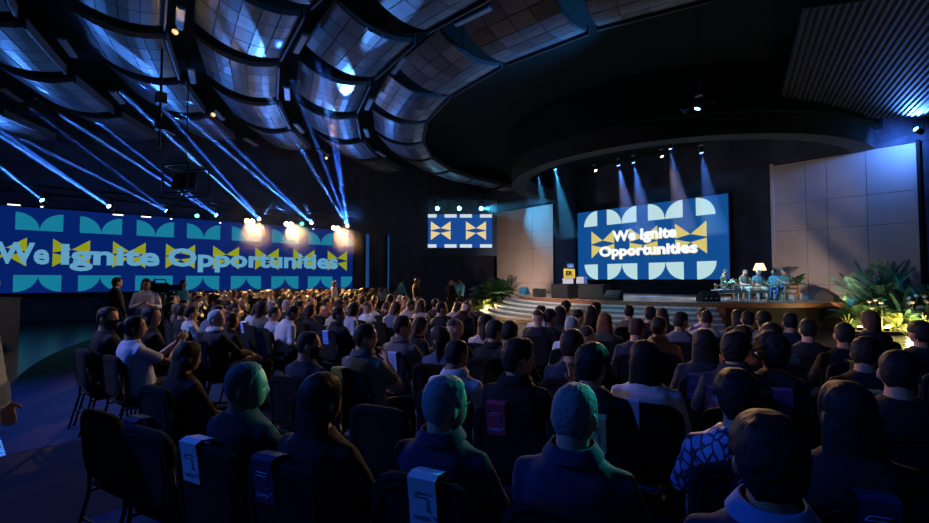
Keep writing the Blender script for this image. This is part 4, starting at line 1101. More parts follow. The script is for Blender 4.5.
# two long subwoofers and small monitors along the stage front
def on_edge(px, r):
    best = None
    for k in range(400):
        Z = 14 + k * 0.03; p = ground(px, Z)
        if (p - SCN).length <= r: return V((p.x, p.y, SH))
    return V((p.x, p.y, SH))
def subwoofer(px, w, label):
    p = on_edge(px, 7.35); rz = math.atan2(-(SCN - p).x, (SCN - p).y)
    e = mesh_thing('subwoofer', p, rz, label, 'speaker', 'subwoofers on the stage front')
    obj('cabinet', bx((0, .3, .31), (w, .6, .62), bev=.015), 'sub_black', e)
    obj('grille', bx((0, -.005, .32), (w - .08, .02, .52), bev=.006), 'grille', e)
    for s in (-1, 1):
        b = bmesh.new()
        for sy in (.1, .5): cyl(b, (s * w * .42, sy, -.0), (s * w * .42, sy, .02), .03, seg=8)
        obj('feet', b, 'black_metal', e)
subwoofer(559, 1.12, 'long black subwoofer on the stage front next to the small side speakers')
subwoofer(590, 1.18, 'long black subwoofer on the stage front next to the floor monitor')
def wedge(p, rz, w, h, d, label, group=None, z=SH, gl=True):
    e = mesh_thing('floor_monitor', p, rz, label, 'speaker', group)
    b = bmesh.new(); prf = [(-d / 2, 0), (d / 2, 0), (d / 2, h * .55), (d * .12, h), (-d / 2, h * .35)]
    rings = [[V((x, y, zz)) for y, zz in prf] for x in (-w / 2, w / 2)]
    loft(b, rings); bmesh.ops.recalc_face_normals(b, faces=b.faces); bmesh.ops.bevel(b, geom=list(b.edges), offset=.012, segments=1, affect='EDGES')
    obj('cabinet', b, 'sub_black', e)
    g = bmesh.new(); m = Matrix.Rotation(math.atan2(h * .65, d * .62), 3, 'X')
    box(g, (0, -d * .19, h * .70), (w * .86, d * .62, .015), m); obj('grille', g, 'grille', e)
    k = bmesh.new()
    for s in (-.3, 0, .3): box(k, (s * w, d / 2 + .004, h * .3), (.06, .01, .05))
    obj('connector_panel', k, 'nosing', e)
p = on_edge(613, 7.3); wedge(p, face_rz(p, 0) , .62, .42, .5, 'black floor monitor next to the right-hand subwoofer at the steps')
p = ground(707, 17.6, SH); wedge(p, TOCAM + R_(180), .66, .40, .5, 'black floor monitor in front of the coffee tables')
p = ground(826, 18.2, SH); wedge(p, TOCAM + R_(40), .95, .42, .6, 'low black monitor wedge before the pale panelled wall')
for px, lab in ((536, 'small dark side speaker on the stage nearest the left plants'), (542, 'small dark side speaker between plants and subwoofer')):
    p = on_edge(px, 7.4); e = mesh_thing('side_speaker', p, face_rz(p), lab, 'speaker')
    obj('cabinet', bx((0, 0, .2), (.30, .3, .40), bev=.02), 'sub_black', e); obj('grille', bx((0, -.155, .2), (.24, .015, .34)), 'grille', e)
# teal reflector box on the left end of the stage
p = on_edge(524, 7.3); e = mesh_thing('teal_case', p, face_rz(p, 15), 'small pointed teal case on the left end of the stage', 'case')
b = bmesh.new(); prism(b, [(-.3, -.2), (.3, -.2), (.36, .2), (-.36, .2)], 0, .22); obj('body', b, pmat('teal_case_paint', (0.03, .22, .36), .5), e)
b = bmesh.new(); loft(b, [[V((-.3, y, .22)), V((.3, y, .22)), V((.0, y, .40))] for y in (-.2, .2)]); bmesh.ops.recalc_face_normals(b, faces=b.faces); obj('lid', b, bpy.data.materials['teal_case_paint'], e)
# lectern with a yellow sign, boxed stand beside it
p = ground(568, 20.8, SH); e = mesh_thing('lectern', p, TOCAM, 'lectern with yellow logo sign above a white card behind the subwoofers', 'lectern')
obj('column', bx((0, 0, .40), (.42, .30, .80), bev=.01), 'black_paint', e)
obj('shelf', bx((0, 0, .82), (.56, .40, .04), bev=.01), 'black_paint', e)
obj('white_card', bx((-.06, -.215, .76), (.48, .02, .24)), 'white_card', e)
sg = obj('yellow_sign', bx((0, -.225, 1.09), (.50, .02, .42)), 'yellow_sign', e)
tm = fit_text('ER', .30, .20, .05); tm.materials.append(M['black_paint']); o = link('logo', tm, sg); o.matrix_local = plane_matrix((-.15, -.238, 1.0), (1, 0, 0), (0, -1, 0))
obj('blue_card', bx((.06, -.20, 1.42), (.30, .02, .20)), 'blue_card', e); obj('post', bx((.06, -.18, 1.2), (.03, .02, .6)), 'black_metal', e)
tm = fit_text('CAP', .16, .05, .04); tm.materials.append(M['white_card']); o = link('lettering', tm, e); o.matrix_local = plane_matrix((-.02, -.212, 1.39), (1, 0, 0), (0, -1, 0))
p = ground(581, 20.6, SH); e = mesh_thing('display_stand', p, TOCAM, 'waist-high black stand carrying a white and blue box', 'stand')
b = bmesh.new(); cyl(b, (0, 0, 0), (0, 0, .03), .2); cyl(b, (0, 0, .03), (0, 0, .62), .03); obj('pedestal', b, 'black_metal', e); obj('tray', bx((0, 0, .63), (.5, .35, .03)), 'black_paint', e)
bxo = mesh_thing('gift_box', p + V((0, 0, .645)), TOCAM, 'white and blue box on the black stand', 'box')
obj('carton', bx((-.06, 0, .15), (.28, .28, .30)), 'white_card', bxo); obj('sleeve', bx((.15, 0, .15), (.15, .284, .304)), 'blue_card', bxo)
# coffee tables
def coffee_table(px, Z, w, label, rz=0):
    p = ground(px, Z, SH); e = mesh_thing('coffee_table', p, TOCAM + rz, label, 'table', None)
    obj('table_top', bx((0, 0, .40), (w, .62, .05), bev=.008), 'table_white', e)
    for sx in (-1, 1):
        for sy in (-1, 1): obj('leg', bx((sx * (w / 2 - .03), sy * .27, .19), (.055, .055, .38)), 'table_white', e)
    obj('apron', bx((0, -.28, .34), (w - .1, .03, .07)), 'table_white', e)
    return p
t1 = coffee_table(729, 17.9, 1.12, 'pale coffee table with flowers in front of the seated panel')
t2 = coffee_table(754, 17.7, .75, 'small pale coffee table beside the wooden armchair')
def frond_mesh(L, w, n, droop, mat, kind='palm'):
    bm = bmesh.new()
    def mid(t): return V((0, L * t * (1 - .15 * t), L * (.85 * t - droop * t * t)))
    if kind == 'palm':
        tube(bm, [mid(k / 6) for k in range(7)], [.012 * (1 - k / 7.5) * L for k in range(7)], 4)
        for k in range(n):
            t = .15 + .85 * k / n; c = mid(t); l = w * math.sin(math.pi * (.12 + .85 * t)) ** .7
            f = (mid(min(1, t + .05)) - c).normalized()
            for s in (-1, 1):
                d = (V((s, 0, 0)) * .85 + f * .55 + V((0, 0, -.25))).normalized(); tip = c + d * l; q = f * (.035 * L)
                vs = [bm.verts.new(c - q * .4), bm.verts.new(c + d * l * .5 - q + V((0, 0, .01))), bm.verts.new(tip), bm.verts.new(c + d * l * .5 + q)]
                bm.faces.new(vs)
    else:
        vs = []
        for k in range(8):
            t = k / 7; c = mid(t); hw = w * math.sin(math.pi * (.08 + .9 * t)) ** .8
            vs.append((bm.verts.new(c + V((-hw, 0, .25 * hw))), bm.verts.new(c), bm.verts.new(c + V((hw, 0, .25 * hw)))))
        for a, b in zip(vs, vs[1:]):
            bm.faces.new((a[0], a[1], b[1], b[0])); bm.faces.new((a[1], a[2], b[2], b[1]))
    me = bpy.data.meshes.new('leaf'); bm.to_mesh(me); bm.free(); me.materials.append(M[mat]); return me
FR = {'palm': frond_mesh(1.0, .32, 14, .55, 'leaf_a'), 'palm2': frond_mesh(1.0, .26, 14, .25, 'leaf_c'), 'fern': frond_mesh(1.0, .20, 16, .75, 'leaf_b'), 'blade': frond_mesh(1.0, .055, 0, .25, 'leaf_c', 'blade'),
      'broad': frond_mesh(1.0, .17, 0, .6, 'leaf_a', 'blade'), 'grass': frond_mesh(1.0, .03, 0, .45, 'leaf_b', 'blade')}
def plant(p, kind, L, n, label, cat='plant', group=None, tilt=(15, 75), pot=None, stem=0.0, name='plant', jitter=.2):
    e = mesh_thing(name, p, random.uniform(0, 6.28), label, cat, group); zb = 0.0
    if pot:
        b = bmesh.new(); rings = [superring((0, 0, z), r, r, 14, 2) for z, r in ((0, pot * .7), (pot * 1.5, pot), (pot * 1.6, pot * 1.04))]; loft(b, rings); obj('pot', b, 'pot', e, True); zb = pot * 1.5
    if stem:
        obj('stem', tb([(0, 0, zb), (.02, .01, zb + stem * .5), (0, 0, zb + stem)], [.03, .025, .018], 6), 'oak', e); zb += stem
    for k in range(n):
        o = link('leaf', FR[kind], e); s = L * random.uniform(1 - jitter, 1 + jitter)
        o.scale = (s, s, s); o.location = (0, 0, zb if not stem else zb - random.uniform(0, stem * .45))
        o.rotation_euler = (R_(random.uniform(-tilt[1] + 40, -tilt[0] + 40)), 0, 2.399 * k + random.uniform(-.3, .3))
    return e
# flowers on the coffee table
pf = V((t1.x, t1.y, SH + .425)) + RGT * .02
e = plant(pf, 'broad', .30, 12, 'pale flower arrangement with green leaves on the coffee table', 'flowers', pot=.07, name='flower_arrangement')
for k in range(9):
    b = bmesh.new(); ellipsoid(b, (random.uniform(-.18, .18), random.uniform(-.15, .15), random.uniform(.22, .38)), (.045, .045, .035), 8, 6); obj('blossom', b, 'flower', e, True)
for k, (dx, dz) in enumerate(((.25, 0), (.33, 0), (-.28, 0))):
    b = bmesh.new(); loft(b, [superring((0, 0, z), r, r, 12, 2) for z, r in ((0, .028), (.09, .034), (.10, .032))]); o = obj('water_glass', b, pmat('glass_%d' % k, (.5, .6, .65), .1), None, True)
    o.location = V((t1.x, t1.y, SH + .425)) + RGT * dx + FH * -.1; tag(o, 'small water glass on the flower coffee table', 'glass', 'water glasses on the coffee table')
# armchairs and panelists
def armchair(p, rz, label, group=None):
    e = mesh_thing('wooden_armchair', p, rz, label, 'armchair', group)
    obj('seat_frame', bx((0, 0, .27), (.70, .66, .07), bev=.008), 'oak', e)
    obj('seat_cushion', bx((0, .02, .36), (.60, .60, .13), bev=.04), 'cushion', e)
    bk = obj('backrest', bx((0, -.34, .62), (.70, .05, .10), bev=.01), 'oak', e)
    for z in (.46, .34): obj('slat', bx((0, -.34, z), (.66, .03, .06)), 'oak', e)
    for sx in (-1, 1):
        obj('armrest', bx((sx * .34, -.02, .58), (.07, .70, .04), bev=.01), 'oak', e)
        for sy in (-1, 1): obj('leg', bx((sx * .33, sy * .30, .29), (.06, .06, .58)), 'oak', e)
    return e
PANEL = [(724, 19.2, 'crop', (.05, .04, .04), (.075, .095, .07), (.03, .05, .09), 65, 'panelist in dark green shirt at the left end of the table', 'oak armchair of the panelist in dark green'),
         (744, 19.6, 'crop', (.06, .05, .05), (.11, .12, .085), (.28, .27, .22), 10, 'panelist in olive shirt raising a hand to the chin', 'oak armchair of the panelist in olive'),
         (758, 19.7, 'short', WHT, (.12, .17, .19), (.38, .36, .30), -15, 'white-haired panelist in teal-grey shirt and pale trousers', 'oak armchair of the white-haired panelist'),
         (774, 19.4, 'short', BLK, (.10, .20, .24), (.34, .36, .36), -60, 'panelist in blue-green shirt leaning behind the man in jeans', 'oak armchair of the leaning panelist'),
         (784, 18.6, 'thick', BLK, (.055, .08, .075), (.02, .06, .16), -80, 'panelist in dark shirt and blue jeans nearest the wooden armchair end', 'open-backed oak armchair with white cushion, at the right end')]
for px, Z, st, hc, sc_, tc_, tr, lab, cl in PANEL:
    p = ground(px, Z, SH); rz = TOCAM + R_(180 + tr)
    armchair(p, rz, cl, None)
    bs = body_set('sofa', 0, -8, 0, 'short', 1); e = empty('person', p + V((0, 0, -.01)), rz); tag(e, lab, 'person'); e.scale = (.97, .97, .97)
    dress(e, bs, st, hc, sc_, SKINS[2 if px != 784 else 0], tc_, 1)
# lamp
p = ground(759.5, 20.9, SH); e = mesh_thing('floor_lamp', p, 0, 'lit floor lamp with cream shade behind the panel', 'lamp')
b = bmesh.new(); cyl(b, (0, 0, 0), (0, 0, .03), .16); obj('base', b, 'black_metal', e)
b = bmesh.new(); cyl(b, (0, 0, .03), (0, 0, 1.32), .014); obj('pole', b, 'black_metal', e)
b = bmesh.new(); rings = [superring((0, 0, z), r, r, 20, 2) for z, r in ((1.24, .26), (1.55, .15))]; loft(b, rings, cap=False); obj('shade', b, 'shade', e, True)
point('lamp_bulb', p + V((0, 0, 1.36)), 110, (1, .62, .28), .06)
# potted plants by the panel
plant(ground(797, 18.9, SH), 'broad', .55, 16, 'leafy potted plant in white pot behind the wooden armchair', pot=.16, stem=.55, tilt=(10, 80), name='potted_plant')
plant(ground(745, 20.6, SH), 'palm', .6, 12, 'small palm behind the panel beside the lamp', pot=.15, stem=.30, name='potted_plant')

# ------------------------------------------------------------------ gardens at both ends of the stage
def garden(specs, labf):
    for px, Z, kind, L, n, z, lab in specs:
        plant(ground(px, Z, z), kind, L, n, lab, tilt=(0, 70), name={'palm': 'palm', 'palm2': 'palm', 'fern': 'fern', 'blade': 'spiky_plant', 'grass': 'tall_grass', 'broad': 'leafy_plant'}[kind])
garden([(876, 16.4, 'palm2', 1.55, 26, .75, 'tall dark palm at the stage end'), (893, 15.9, 'palm2', 1.25, 20, .5, 'dark palm between tall palm and right-hand fern'), (858, 15.6, 'palm', 1.0, 20, .35, 'blue-green palm leaning over the stage end'),
        (915, 15.6, 'palm', 1.1, 22, .6, 'palm with pale fronds beside the dark wall'), (932, 15.2, 'palm2', 1.2, 22, .55, 'dark palm at the far end of the bed'), (862, 15.2, 'fern', .70, 24, .1, 'yellow-lit fern against the stage fascia'),
        (893, 14.9, 'fern', .85, 30, .1, 'large yellow-green fern in the middle of the bed'), (912, 14.8, 'broad', .60, 18, .2, 'pale leafy plant glowing beside the fern'), (925, 14.7, 'grass', .9, 30, .1, 'tuft of tall grass at the end of the bed'),
        (846, 15.3, 'grass', .6, 24, .05, 'low tuft of grass at the foot of the stage'), (880, 15.3, 'broad', .55, 16, .45, 'leafy plant with pale blossoms under the tall palm'), (903, 15.3, 'blade', 1.1, 18, .3, 'spiky plant rising behind the fern')], '')
garden([(484, 24.6, 'fern', 1.2, 30, .1, 'yellow-lit fern at the left end of the stage'), (491, 25.2, 'palm', 1.4, 24, .7, 'bright palm at the left end of the stage'), (498, 25.4, 'broad', 1.2, 20, .8, 'leafy plant between palm and pale wall'),
        (508, 26.2, 'palm2', .9, 16, 1.0, 'dark palm casting shadows on the left pale wall'), (477, 24.8, 'blade', .8, 16, .1, 'blue-lit spiky plant at the edge of the left bed'), (489, 24.2, 'grass', .6, 22, .05, 'low grass tuft in the left bed')], '')
def bed(name, pts, lab):
    b = bmesh.new(); prism(b, pts, 0, .10); bmesh.ops.recalc_face_normals(b, faces=b.faces); o = obj(name, b, 'soil'); tag(o, lab, 'planter'); return o
def ptsof(l): return [(ground(a, z).x, ground(a, z).y) for a, z in l]
bed('planting_bed', ptsof([(838, 14.6), (945, 14.2), (945, 16.9), (862, 16.4), (845, 15.8)]), 'dark soil bed under the ferns and palms at the right stage end')
bed('planting_bed', ptsof([(470, 23.8), (496, 23.4), (516, 26.8), (474, 26.6)]), 'dark soil bed under the plants at the left stage end')
def uplight(px, Z, z, lab, power, col=(1, .70, .32), to=None, group=None):
    p = ground(px, Z, z); e = mesh_thing('uplight', p, 0, lab, 'spotlight', group)
    b = bmesh.new(); cyl(b, (0, 0, 0), (0, 0, .10), .07, .09); obj('housing', b, 'black_metal', e)
    b = bmesh.new(); cyl(b, (0, 0, .10), (0, 0, .115), .07); obj('lens', b, 'lens_warm', e)
    point('uplight_bulb', p + V((0, 0, .22)), power, col, .08)
for px, Z, z, pw in ((858, 14.75, .12, 35), (884, 14.5, .12, 55), (908, 14.45, .12, 80), (921, 14.9, .3, 70), (487, 23.9, .12, 170), (497, 24.3, .12, 170)):
    uplight(px, Z, z, 'small warm garden uplight tucked among the %s plants' % ('right-hand' if px > 600 else 'left-hand'), pw, group='garden uplights among the %s plants' % ('right-hand' if px > 600 else 'left-hand'))
for k in range(14):   # pale blossoms
    px = random.uniform(905, 926) if k < 10 else random.uniform(866, 880); b = bmesh.new(); ellipsoid(b, (0, 0, 0), (.06, .06, .05), 8, 6); o = obj('blossom_head', b, 'flower', None, True)
    o.location = ground(px, random.uniform(14.5, 15), random.uniform(.75, 1.2)); tag(o, 'round cream blossom head in the right-hand plant bed', 'flower', 'cream blossoms in the right-hand bed')
    st = obj('stem', tb([(0, 0, 0), (.02, 0, -.3), (0, 0, -o.location.z + .1)], .008, 5), 'leaf_b', o)

# ------------------------------------------------------------------ left foreground: cabinet, camera on tripod, bottle, programme
p = ground(-27, 11.0); e = mesh_thing('cabinet', p, TOCAM + R_(-14), 'tall dark cabinet standing on the shiny floor beside the aisle', 'cabinet')
obj('body', bx((0, .3, .63), (1.1, .7, 1.22), bev=.01), pmat('cabinet_teal', (.02, .035, .05), .4), e); obj('top', bx((0, .3, 1.26), (1.16, .76, .04), bev=.005), 'header', e)
for s in (-1, 1): obj('door', bx((s * .27, -.062, .63), (.52, .02, 1.12), bev=.004), bpy.data.materials['cabinet_teal'], e)
p = ground(160, 9.9); e = mesh_thing('camera_tripod', p, 0.4, 'tripod behind the woman in white blazer', 'tripod')
for k in range(3):
    a = k * 2.094; obj('leg', tb([(0, 0, 1.28), (.42 * math.cos(a), .42 * math.sin(a), 0)], [.022, .016], 6), 'black_metal', e)
b = bmesh.new(); cyl(b, (0, 0, 1.24), (0, 0, 1.42), .05); obj('head', b, 'black_metal', e); obj('pan_handle', tb([(0, 0, 1.38), (-.2, -.3, 1.25)], .012, 6), 'black_metal', e)
e2 = mesh_thing('video_camera', p + V((0, 0, 1.42)), TOCAM + R_(-60), 'video camera with viewfinder mounted on the tripod', 'camera')
obj('body', bx((0, 0, .12), (.14, .36, .2), bev=.02), 'black_metal', e2)
b = bmesh.new(); cyl(b, (0, .18, .12), (0, .42, .12), .06, .075, 14); obj('lens', b, 'black_metal', e2)
obj('viewfinder', bx((-.08, -.16, .22), (.09, .16, .08), bev=.01), 'black_metal', e2); obj('top_handle', tb([(0, -.1, .22), (0, -.08, .29), (0, .1, .29), (0, .12, .22)], .014, 6), 'black_metal', e2)
p = at_z(113, 385, .47); e = mesh_thing('water_bottle', V((p.x, p.y, .475)), 0, 'clear water bottle with white label on the end chair across the aisle', 'bottle')
b = bmesh.new(); loft(b, [superring((0, 0, z), r, r, 14, 2) for z, r in ((0, .03), (.01, .034), (.15, .034), (.18, .02), (.20, .014))]); obj('body', b, pmat('bottle_plastic', (.35, .42, .5), .1), e, True)
b = bmesh.new(); loft(b, [superring((0, 0, z), r, r, 14, 2) for z, r in ((.04, .0352), (.12, .0352))], cap=False); obj('paper_label', b, 'white_card', e, True)
b = bmesh.new(); cyl(b, (0, 0, .20), (0, 0, .22), .016); obj('cap', b, 'blue_card', e)
_pc = V((p.x, p.y, 0)); _pc += (TARGET - _pc).normalized() * -.02
chair(V((_pc.x, _pc.y, 0)), face_rz(_pc), 'empty banquet chair with a water bottle on its seat across the aisle', None, True)

# ------------------------------------------------------------------ rigging: truss, lamps, beams in the haze
def truss(name, a, b, label, s=.3, step=.5):
    a = V(a); b = V(b); d = (b - a); L = d.length; e = empty(name); e.matrix_world = plane_matrix(a, d, V((0, 0, 1)))
    tag(e, label, 'truss')
    for y in (0, s):
        for z in (0, -s): 
            bm = bmesh.new(); cyl(bm, (0, y, z), (L, y, z), .024, seg=6); obj('chord', bm, 'black_metal', e)
    bm = bmesh.new(); n = int(L / step)
    for k in range(n):
        x0 = k * L / n; x1 = (k + 1) * L / n
        for (p, q) in (((0, 0), (s, 0)), ((0, -s), (s, -s)), ((0, 0), (0, -s)), ((s, 0), (s, -s))):
            cyl(bm, (x0, *p), (x1, *q), .010, seg=4)
    obj('bracing', bm, 'black_metal', e)
    for k in range(4): wire('suspension_wire', e, (L * (.1 + .8 * k / 3), s / 2, 0), 9.19 - a.z, .008)
    return e
truss('lighting_truss', (-24.55, -5.8, 5.40), (-24.55, 12.8, 5.40), 'long black lighting truss above the side-wall screen')
def moving_head(p, aim, lens, label, group, s=1.0, hang=None):
    e = empty('stage_lamp', p); tag(e, label, 'stage light', group)
    obj('base', bx((0, 0, .30 * s), (.26 * s, .22 * s, .10 * s), bev=.01), 'black_metal', e)
    for t in (-1, 1): obj('yoke_arm', bx((t * .145 * s, 0, .14 * s), (.03 * s, .07 * s, .30 * s)), 'black_metal', e)
    q = V(aim).normalized().to_track_quat('Z', 'Y').to_matrix()
    b = bmesh.new(); tube(b, [q @ V((0, 0, z * s)) for z in (-.16, -.12, .05, .15)], [.08 * s, .11 * s, .115 * s, .10 * s], 14); h = obj('head', b, 'black_metal', e, True)
    b = bmesh.new(); tube(b, [q @ V((0, 0, z * s)) for z in (.145, .16)], [.085 * s, .08 * s], 14); obj('lens', b, lens, h)
    if hang:
        b = bmesh.new(); cyl(b, (0, 0, .3 * s), (0, 0, hang - p[2]), .012, seg=5); obj('hanger', b, 'black_metal', e)
    return e
HAZE = vmat('haze_beam', 0.11, 0.25)
def soft_haze(name, dens):
    m = vmat(name, dens, 0.2); nt = m.node_tree; s = [n for n in nt.nodes if n.type == 'VOLUME_SCATTER'][0]
    tc = nt.nodes.new('ShaderNodeTexCoord'); ln = nt.nodes.new('ShaderNodeVectorMath'); ln.operation = 'LENGTH'; nt.links.new(tc.outputs['Object'], ln.inputs[0])
    mr = nt.nodes.new('ShaderNodeMapRange'); mr.interpolation_type = 'SMOOTHERSTEP'; mr.inputs[1].default_value = 0.1; mr.inputs[2].default_value = 1.0; mr.inputs[3].default_value = dens; mr.inputs[4].default_value = 0.0
    nt.links.new(ln.outputs['Value'], mr.inputs[0]); nt.links.new(mr.outputs[0], s.inputs['Density']); return m
HAZE_SOFT = soft_haze('haze_soft', 0.020); HAZE_BLUE = soft_haze('haze_blue', 0.07)
_hb = bmesh.new(); ellipsoid(_hb, (0, 0, 0), (1, 1, 1), 20, 14); HAZEM = bpy.data.meshes.new('haze'); _hb.to_mesh(HAZEM); _hb.free(); HAZEM.materials.append(HAZE_SOFT)
HAZEB = HAZEM.copy(); HAZEB.materials.clear(); HAZEB.materials.append(HAZE_BLUE)
def haze_ball(p, r, label, me=None):
    o = link('haze', me or HAZEM); o.location = p; o.scale = r; tag(o, label, 'haze', kind='stuff')
def laser(name, loc, to, power, col, size=.09, spread=.55):
    L = bpy.data.lights.new(name, 'AREA'); L.shape = 'DISK'; L.size = size; L.spread = R_(spread); L.energy = power; L.color = col
    o = bpy.data.objects.new(name, L); COL.objects.link(o); o.location = loc
    o.rotation_euler = (V(loc) - V(to)).to_track_quat('Z', 'Y').to_euler(); return o
def beam(a, b, r0, r1, power, col, mat=None, spread=1.15, blend=.35, label='blue light beam hanging in the haze', narrow=False):
    a = V(a); b = V(b); d = b - a; L = d.length
    bm = bmesh.new(); tube(bm, [a + d.normalized() * .17, b], [r0, r1], 12); bmesh.ops.recalc_face_normals(bm, faces=bm.faces)
    o = obj('light_beam', bm, mat or HAZE); tag(o, label, 'light beam', kind='stuff')
    if narrow: laser('beam_lamp', a + d.normalized() * .168, b, power, col); return o
    spot('beam_lamp', a + d.normalized() * .165, b, power, col, math.degrees(2 * math.atan(r1 / L)) * spread, blend, .02)
    return o
SRC = [((348, 227), [((262, 85), 1.0), ((292, 80), .6), ((318, 62), .8), ((327, 70), .5)]), ((313, 224.3), [((180, 112), 1.0), ((205, 118), .5)]), ((260.6, 220.5), [((120, 92), 1.0), ((160, 105), .5)]),
       ((218.9, 217), [((60, 115), .9), ((95, 120), .5)]), ((169.6, 212.7), [((-20, 118), 1.0), ((0, 130), .7), ((30, 108), .5)]), ((111.7, 208), [((-40, 110), 1.0), ((-15, 120), .6)]), ((45.4, 202.8), [((-60, 120), 1.0), ((-45, 130), .6)])]
for (sx, sy), ends in SRC:
    p = at_u(sx, sy, -24.7)
    aims = []
    for (ex, ey), f in ends:
        q = at_z(ex, ey, 7.7 if sx > 130 else 6.9)
        beam(p, q, .046, .12, 11.0 * f, DEEP if f < .9 else (.05, .22, 1.0), narrow=True); aims.append(q - p)
    moving_head(p, aims[0], 'lens_blue', 'moving-head lamp throwing blue beams from the truss over the long screen', 'blue moving heads on the long truss')
for k, (sx, sy) in enumerate(((249.5, 221), (288.8, 224), (335.7, 228))):
    p = at_u(sx, sy, -24.6); aim = V((10, -1.0, -5.6))
    e = empty('blinder_lamp', p, math.atan2(-aim.x, aim.y)); tag(e, 'glaring warm blinder lamp on the truss over the long screen', 'stage light', 'warm blinders on the long truss')
    obj('housing', bx((0, -.10, 0), (.50, .16, .28), bev=.02), 'black_metal', e)
    for t in (-1, 1):
        b = bmesh.new(); tube(b, [(t * .12, -.02, 0), (t * .12, .0, 0)], .10, 14); obj('lens', b, 'lens_warm', e)
    obj('bracket', tb([(-.27, -.1, 0), (-.27, -.1, .47), (.27, -.1, .47), (.27, -.1, 0)], .012, 5), 'black_metal', e)
    spot('blinder_light', p + V((.1, 0, 0)), p + aim, 18000, WARM, 47, .7, .12)
    haze_ball(p + V((.95, 0, -.2)), (1.8, 2.8, 2.2), 'warm glowing haze around a blinder lamp')
for (sx, sy), lm in (((197, 215), 'lens_green'), ((301.5, 223), 'lens_green')):
    p = at_u(sx, sy, -24.7); moving_head(p, (1, -.2, -.4), lm, 'lamp with green lens on the truss over the long screen', 'green-lensed lamps on the long truss', 1.0)
    spot('green_light', p + V((.3, 0, -.1)), p + V((8, -4, -5)), 350, (.05, .9, .55), 50, .5, .05)
for k, (sx, sy) in enumerate(((42, 207), (14, 205), (118, 215), (146, 217), (171, 219), (220, 223), (260, 226), (313, 229), (348, 231))):
    p = at_u(sx, sy, -24.8); b = bmesh.new(); box(b, (0, 0, 0), (.10, .42 if k in (1, 2, 3) else .14, .08), bev=.015); o = obj('small_lamp', b, 'black_metal'); o.location = p
    tag(o, 'small white indicator lamp clamped below the long truss', 'lamp', 'small white lamps below the long truss')
    obj('lens', bx((.055, 0, 0), (.012, .36 if k in (1, 2, 3) else .08, .04)), 'lens_white', o)
    obj('clamp', tb([(0, 0, .03), (.0, 0, 5.11 - p.z)], .012, 5), 'black_metal', o)
for (sx, sy), (ex, ey), an, pw in (((348, 227), (345, 72), 3.0, 60000), ((313, 224), (240, 20), 3.2, 90000), ((313, 224), (222, 40), 1.6, 90000), ((261, 220), (112, 34), 3.0, 90000), ((261, 220), (395, 12), 3.0, 60000), ((219, 217), (172, 112), 2.4, 80000), ((219, 217), (150, 75), 2.0, 80000), ((170, 213), (85, 62), 2.2, 90000), ((112, 208), (95, 108), 2.0, 50000), ((112, 208), (25, 60), 2.0, 70000), ((348, 227), (330, 105), 2.0, 30000)):
    p = at_u(sx, sy, -24.7); q = at_z(ex, ey, 8.1); d = (q - p).normalized()
    spot('patch_spot', p + d * .18, q, pw, (.10, .34, 1.0), an, .5, .03)  # extra spots added at the moving heads to throw bright ceiling patches
for v in (-2, 3, 8, 12):
    spot('ceiling_fill', (-24.2, v, 5.2), (-13, v * .7 + 1, 8.2), 420, (.06, .25, 1.0), 75, .7, .15)  # blue fill spots added at the truss to lift the ceiling panels
# corner lamps over the two-bow screen
for k, px in enumerate((437, 459, 481)):
    p = at_d(px, 208.2, 31.2); aim = (V((-4, 6, 1)) - p)
    moving_head(p, aim, 'lens_cyan', 'bright blue lamp on the bar over the two-bow screen', 'blue lamps over the two-bow screen', 1.5, hang=9.2)
    spot('corner_light', p + aim.normalized() * .2, p + aim, 2600, CYAN, 60, .5, .06)
    haze_ball(p + FH * -.4, (1.5, 1.5, 1.4), 'blue glowing haze around a lamp over the two-bow screen', HAZEB)
p = at_d(481, 208, 31.0); q = at_v(548, 214, 23.2)
beam(p, q, .12, 1.25, 1300, CYAN, vmat('haze_wide', .03, .3), spread=2.4, blend=1.0, label='wide blue beam sweeping over the left pale wall')
for px in (448, 470, 491):
    p = at_d(px, 209.5, 31.2); moving_head(p, (-.3, -.6, -1), 'black_metal', 'unlit small lamp on the bar over the two-bow screen', 'unlit lamps over the two-bow screen', .7, hang=9.2)
# stage lamps under the round header
for k, (sx, sy, lm, col, pw) in enumerate(((537, 170, 'lens_cyan', CYAN, 1500), (555, 167, 'lens_cyan', CYAN, 2500), (594, 169, 'lens_warm', WARM, 900), (618, 163, 'lens_blue', BLUE, 2500), (633, 160, 'lens_blue', BLUE, 2500), (661, 154, 'lens_warm', WARM, 1500), (670, 146, 'lens_blue', BLUE, 1500), (701, 150, 'lens_blue', BLUE, 1500))):
    p = at_v(sx, sy, 19.6); tgt = V((p.x + .1, p.y + 2.0, SH)) if lm != 'lens_warm' else V((-8.5, 20.5, SH + .6))
    moving_head(p, tgt - p, lm, '%s stage lamp hanging behind the round header' % ('warm' if lm == 'lens_warm' else 'blue'), '%s lamps behind the round header' % ('warm' if lm == 'lens_warm' else 'blue'), .8, hang=9.2)
    if lm == 'lens_warm': spot('stage_light', p + (tgt - p).normalized() * .2, tgt, pw, col, 40, .6, .06)
    else: beam(p, p + (tgt - p) * .55, .06, .55, pw * 2.2, col, vmat('haze_stage_%d' % k, .055, .3), label='soft blue beam dropping behind the round header')
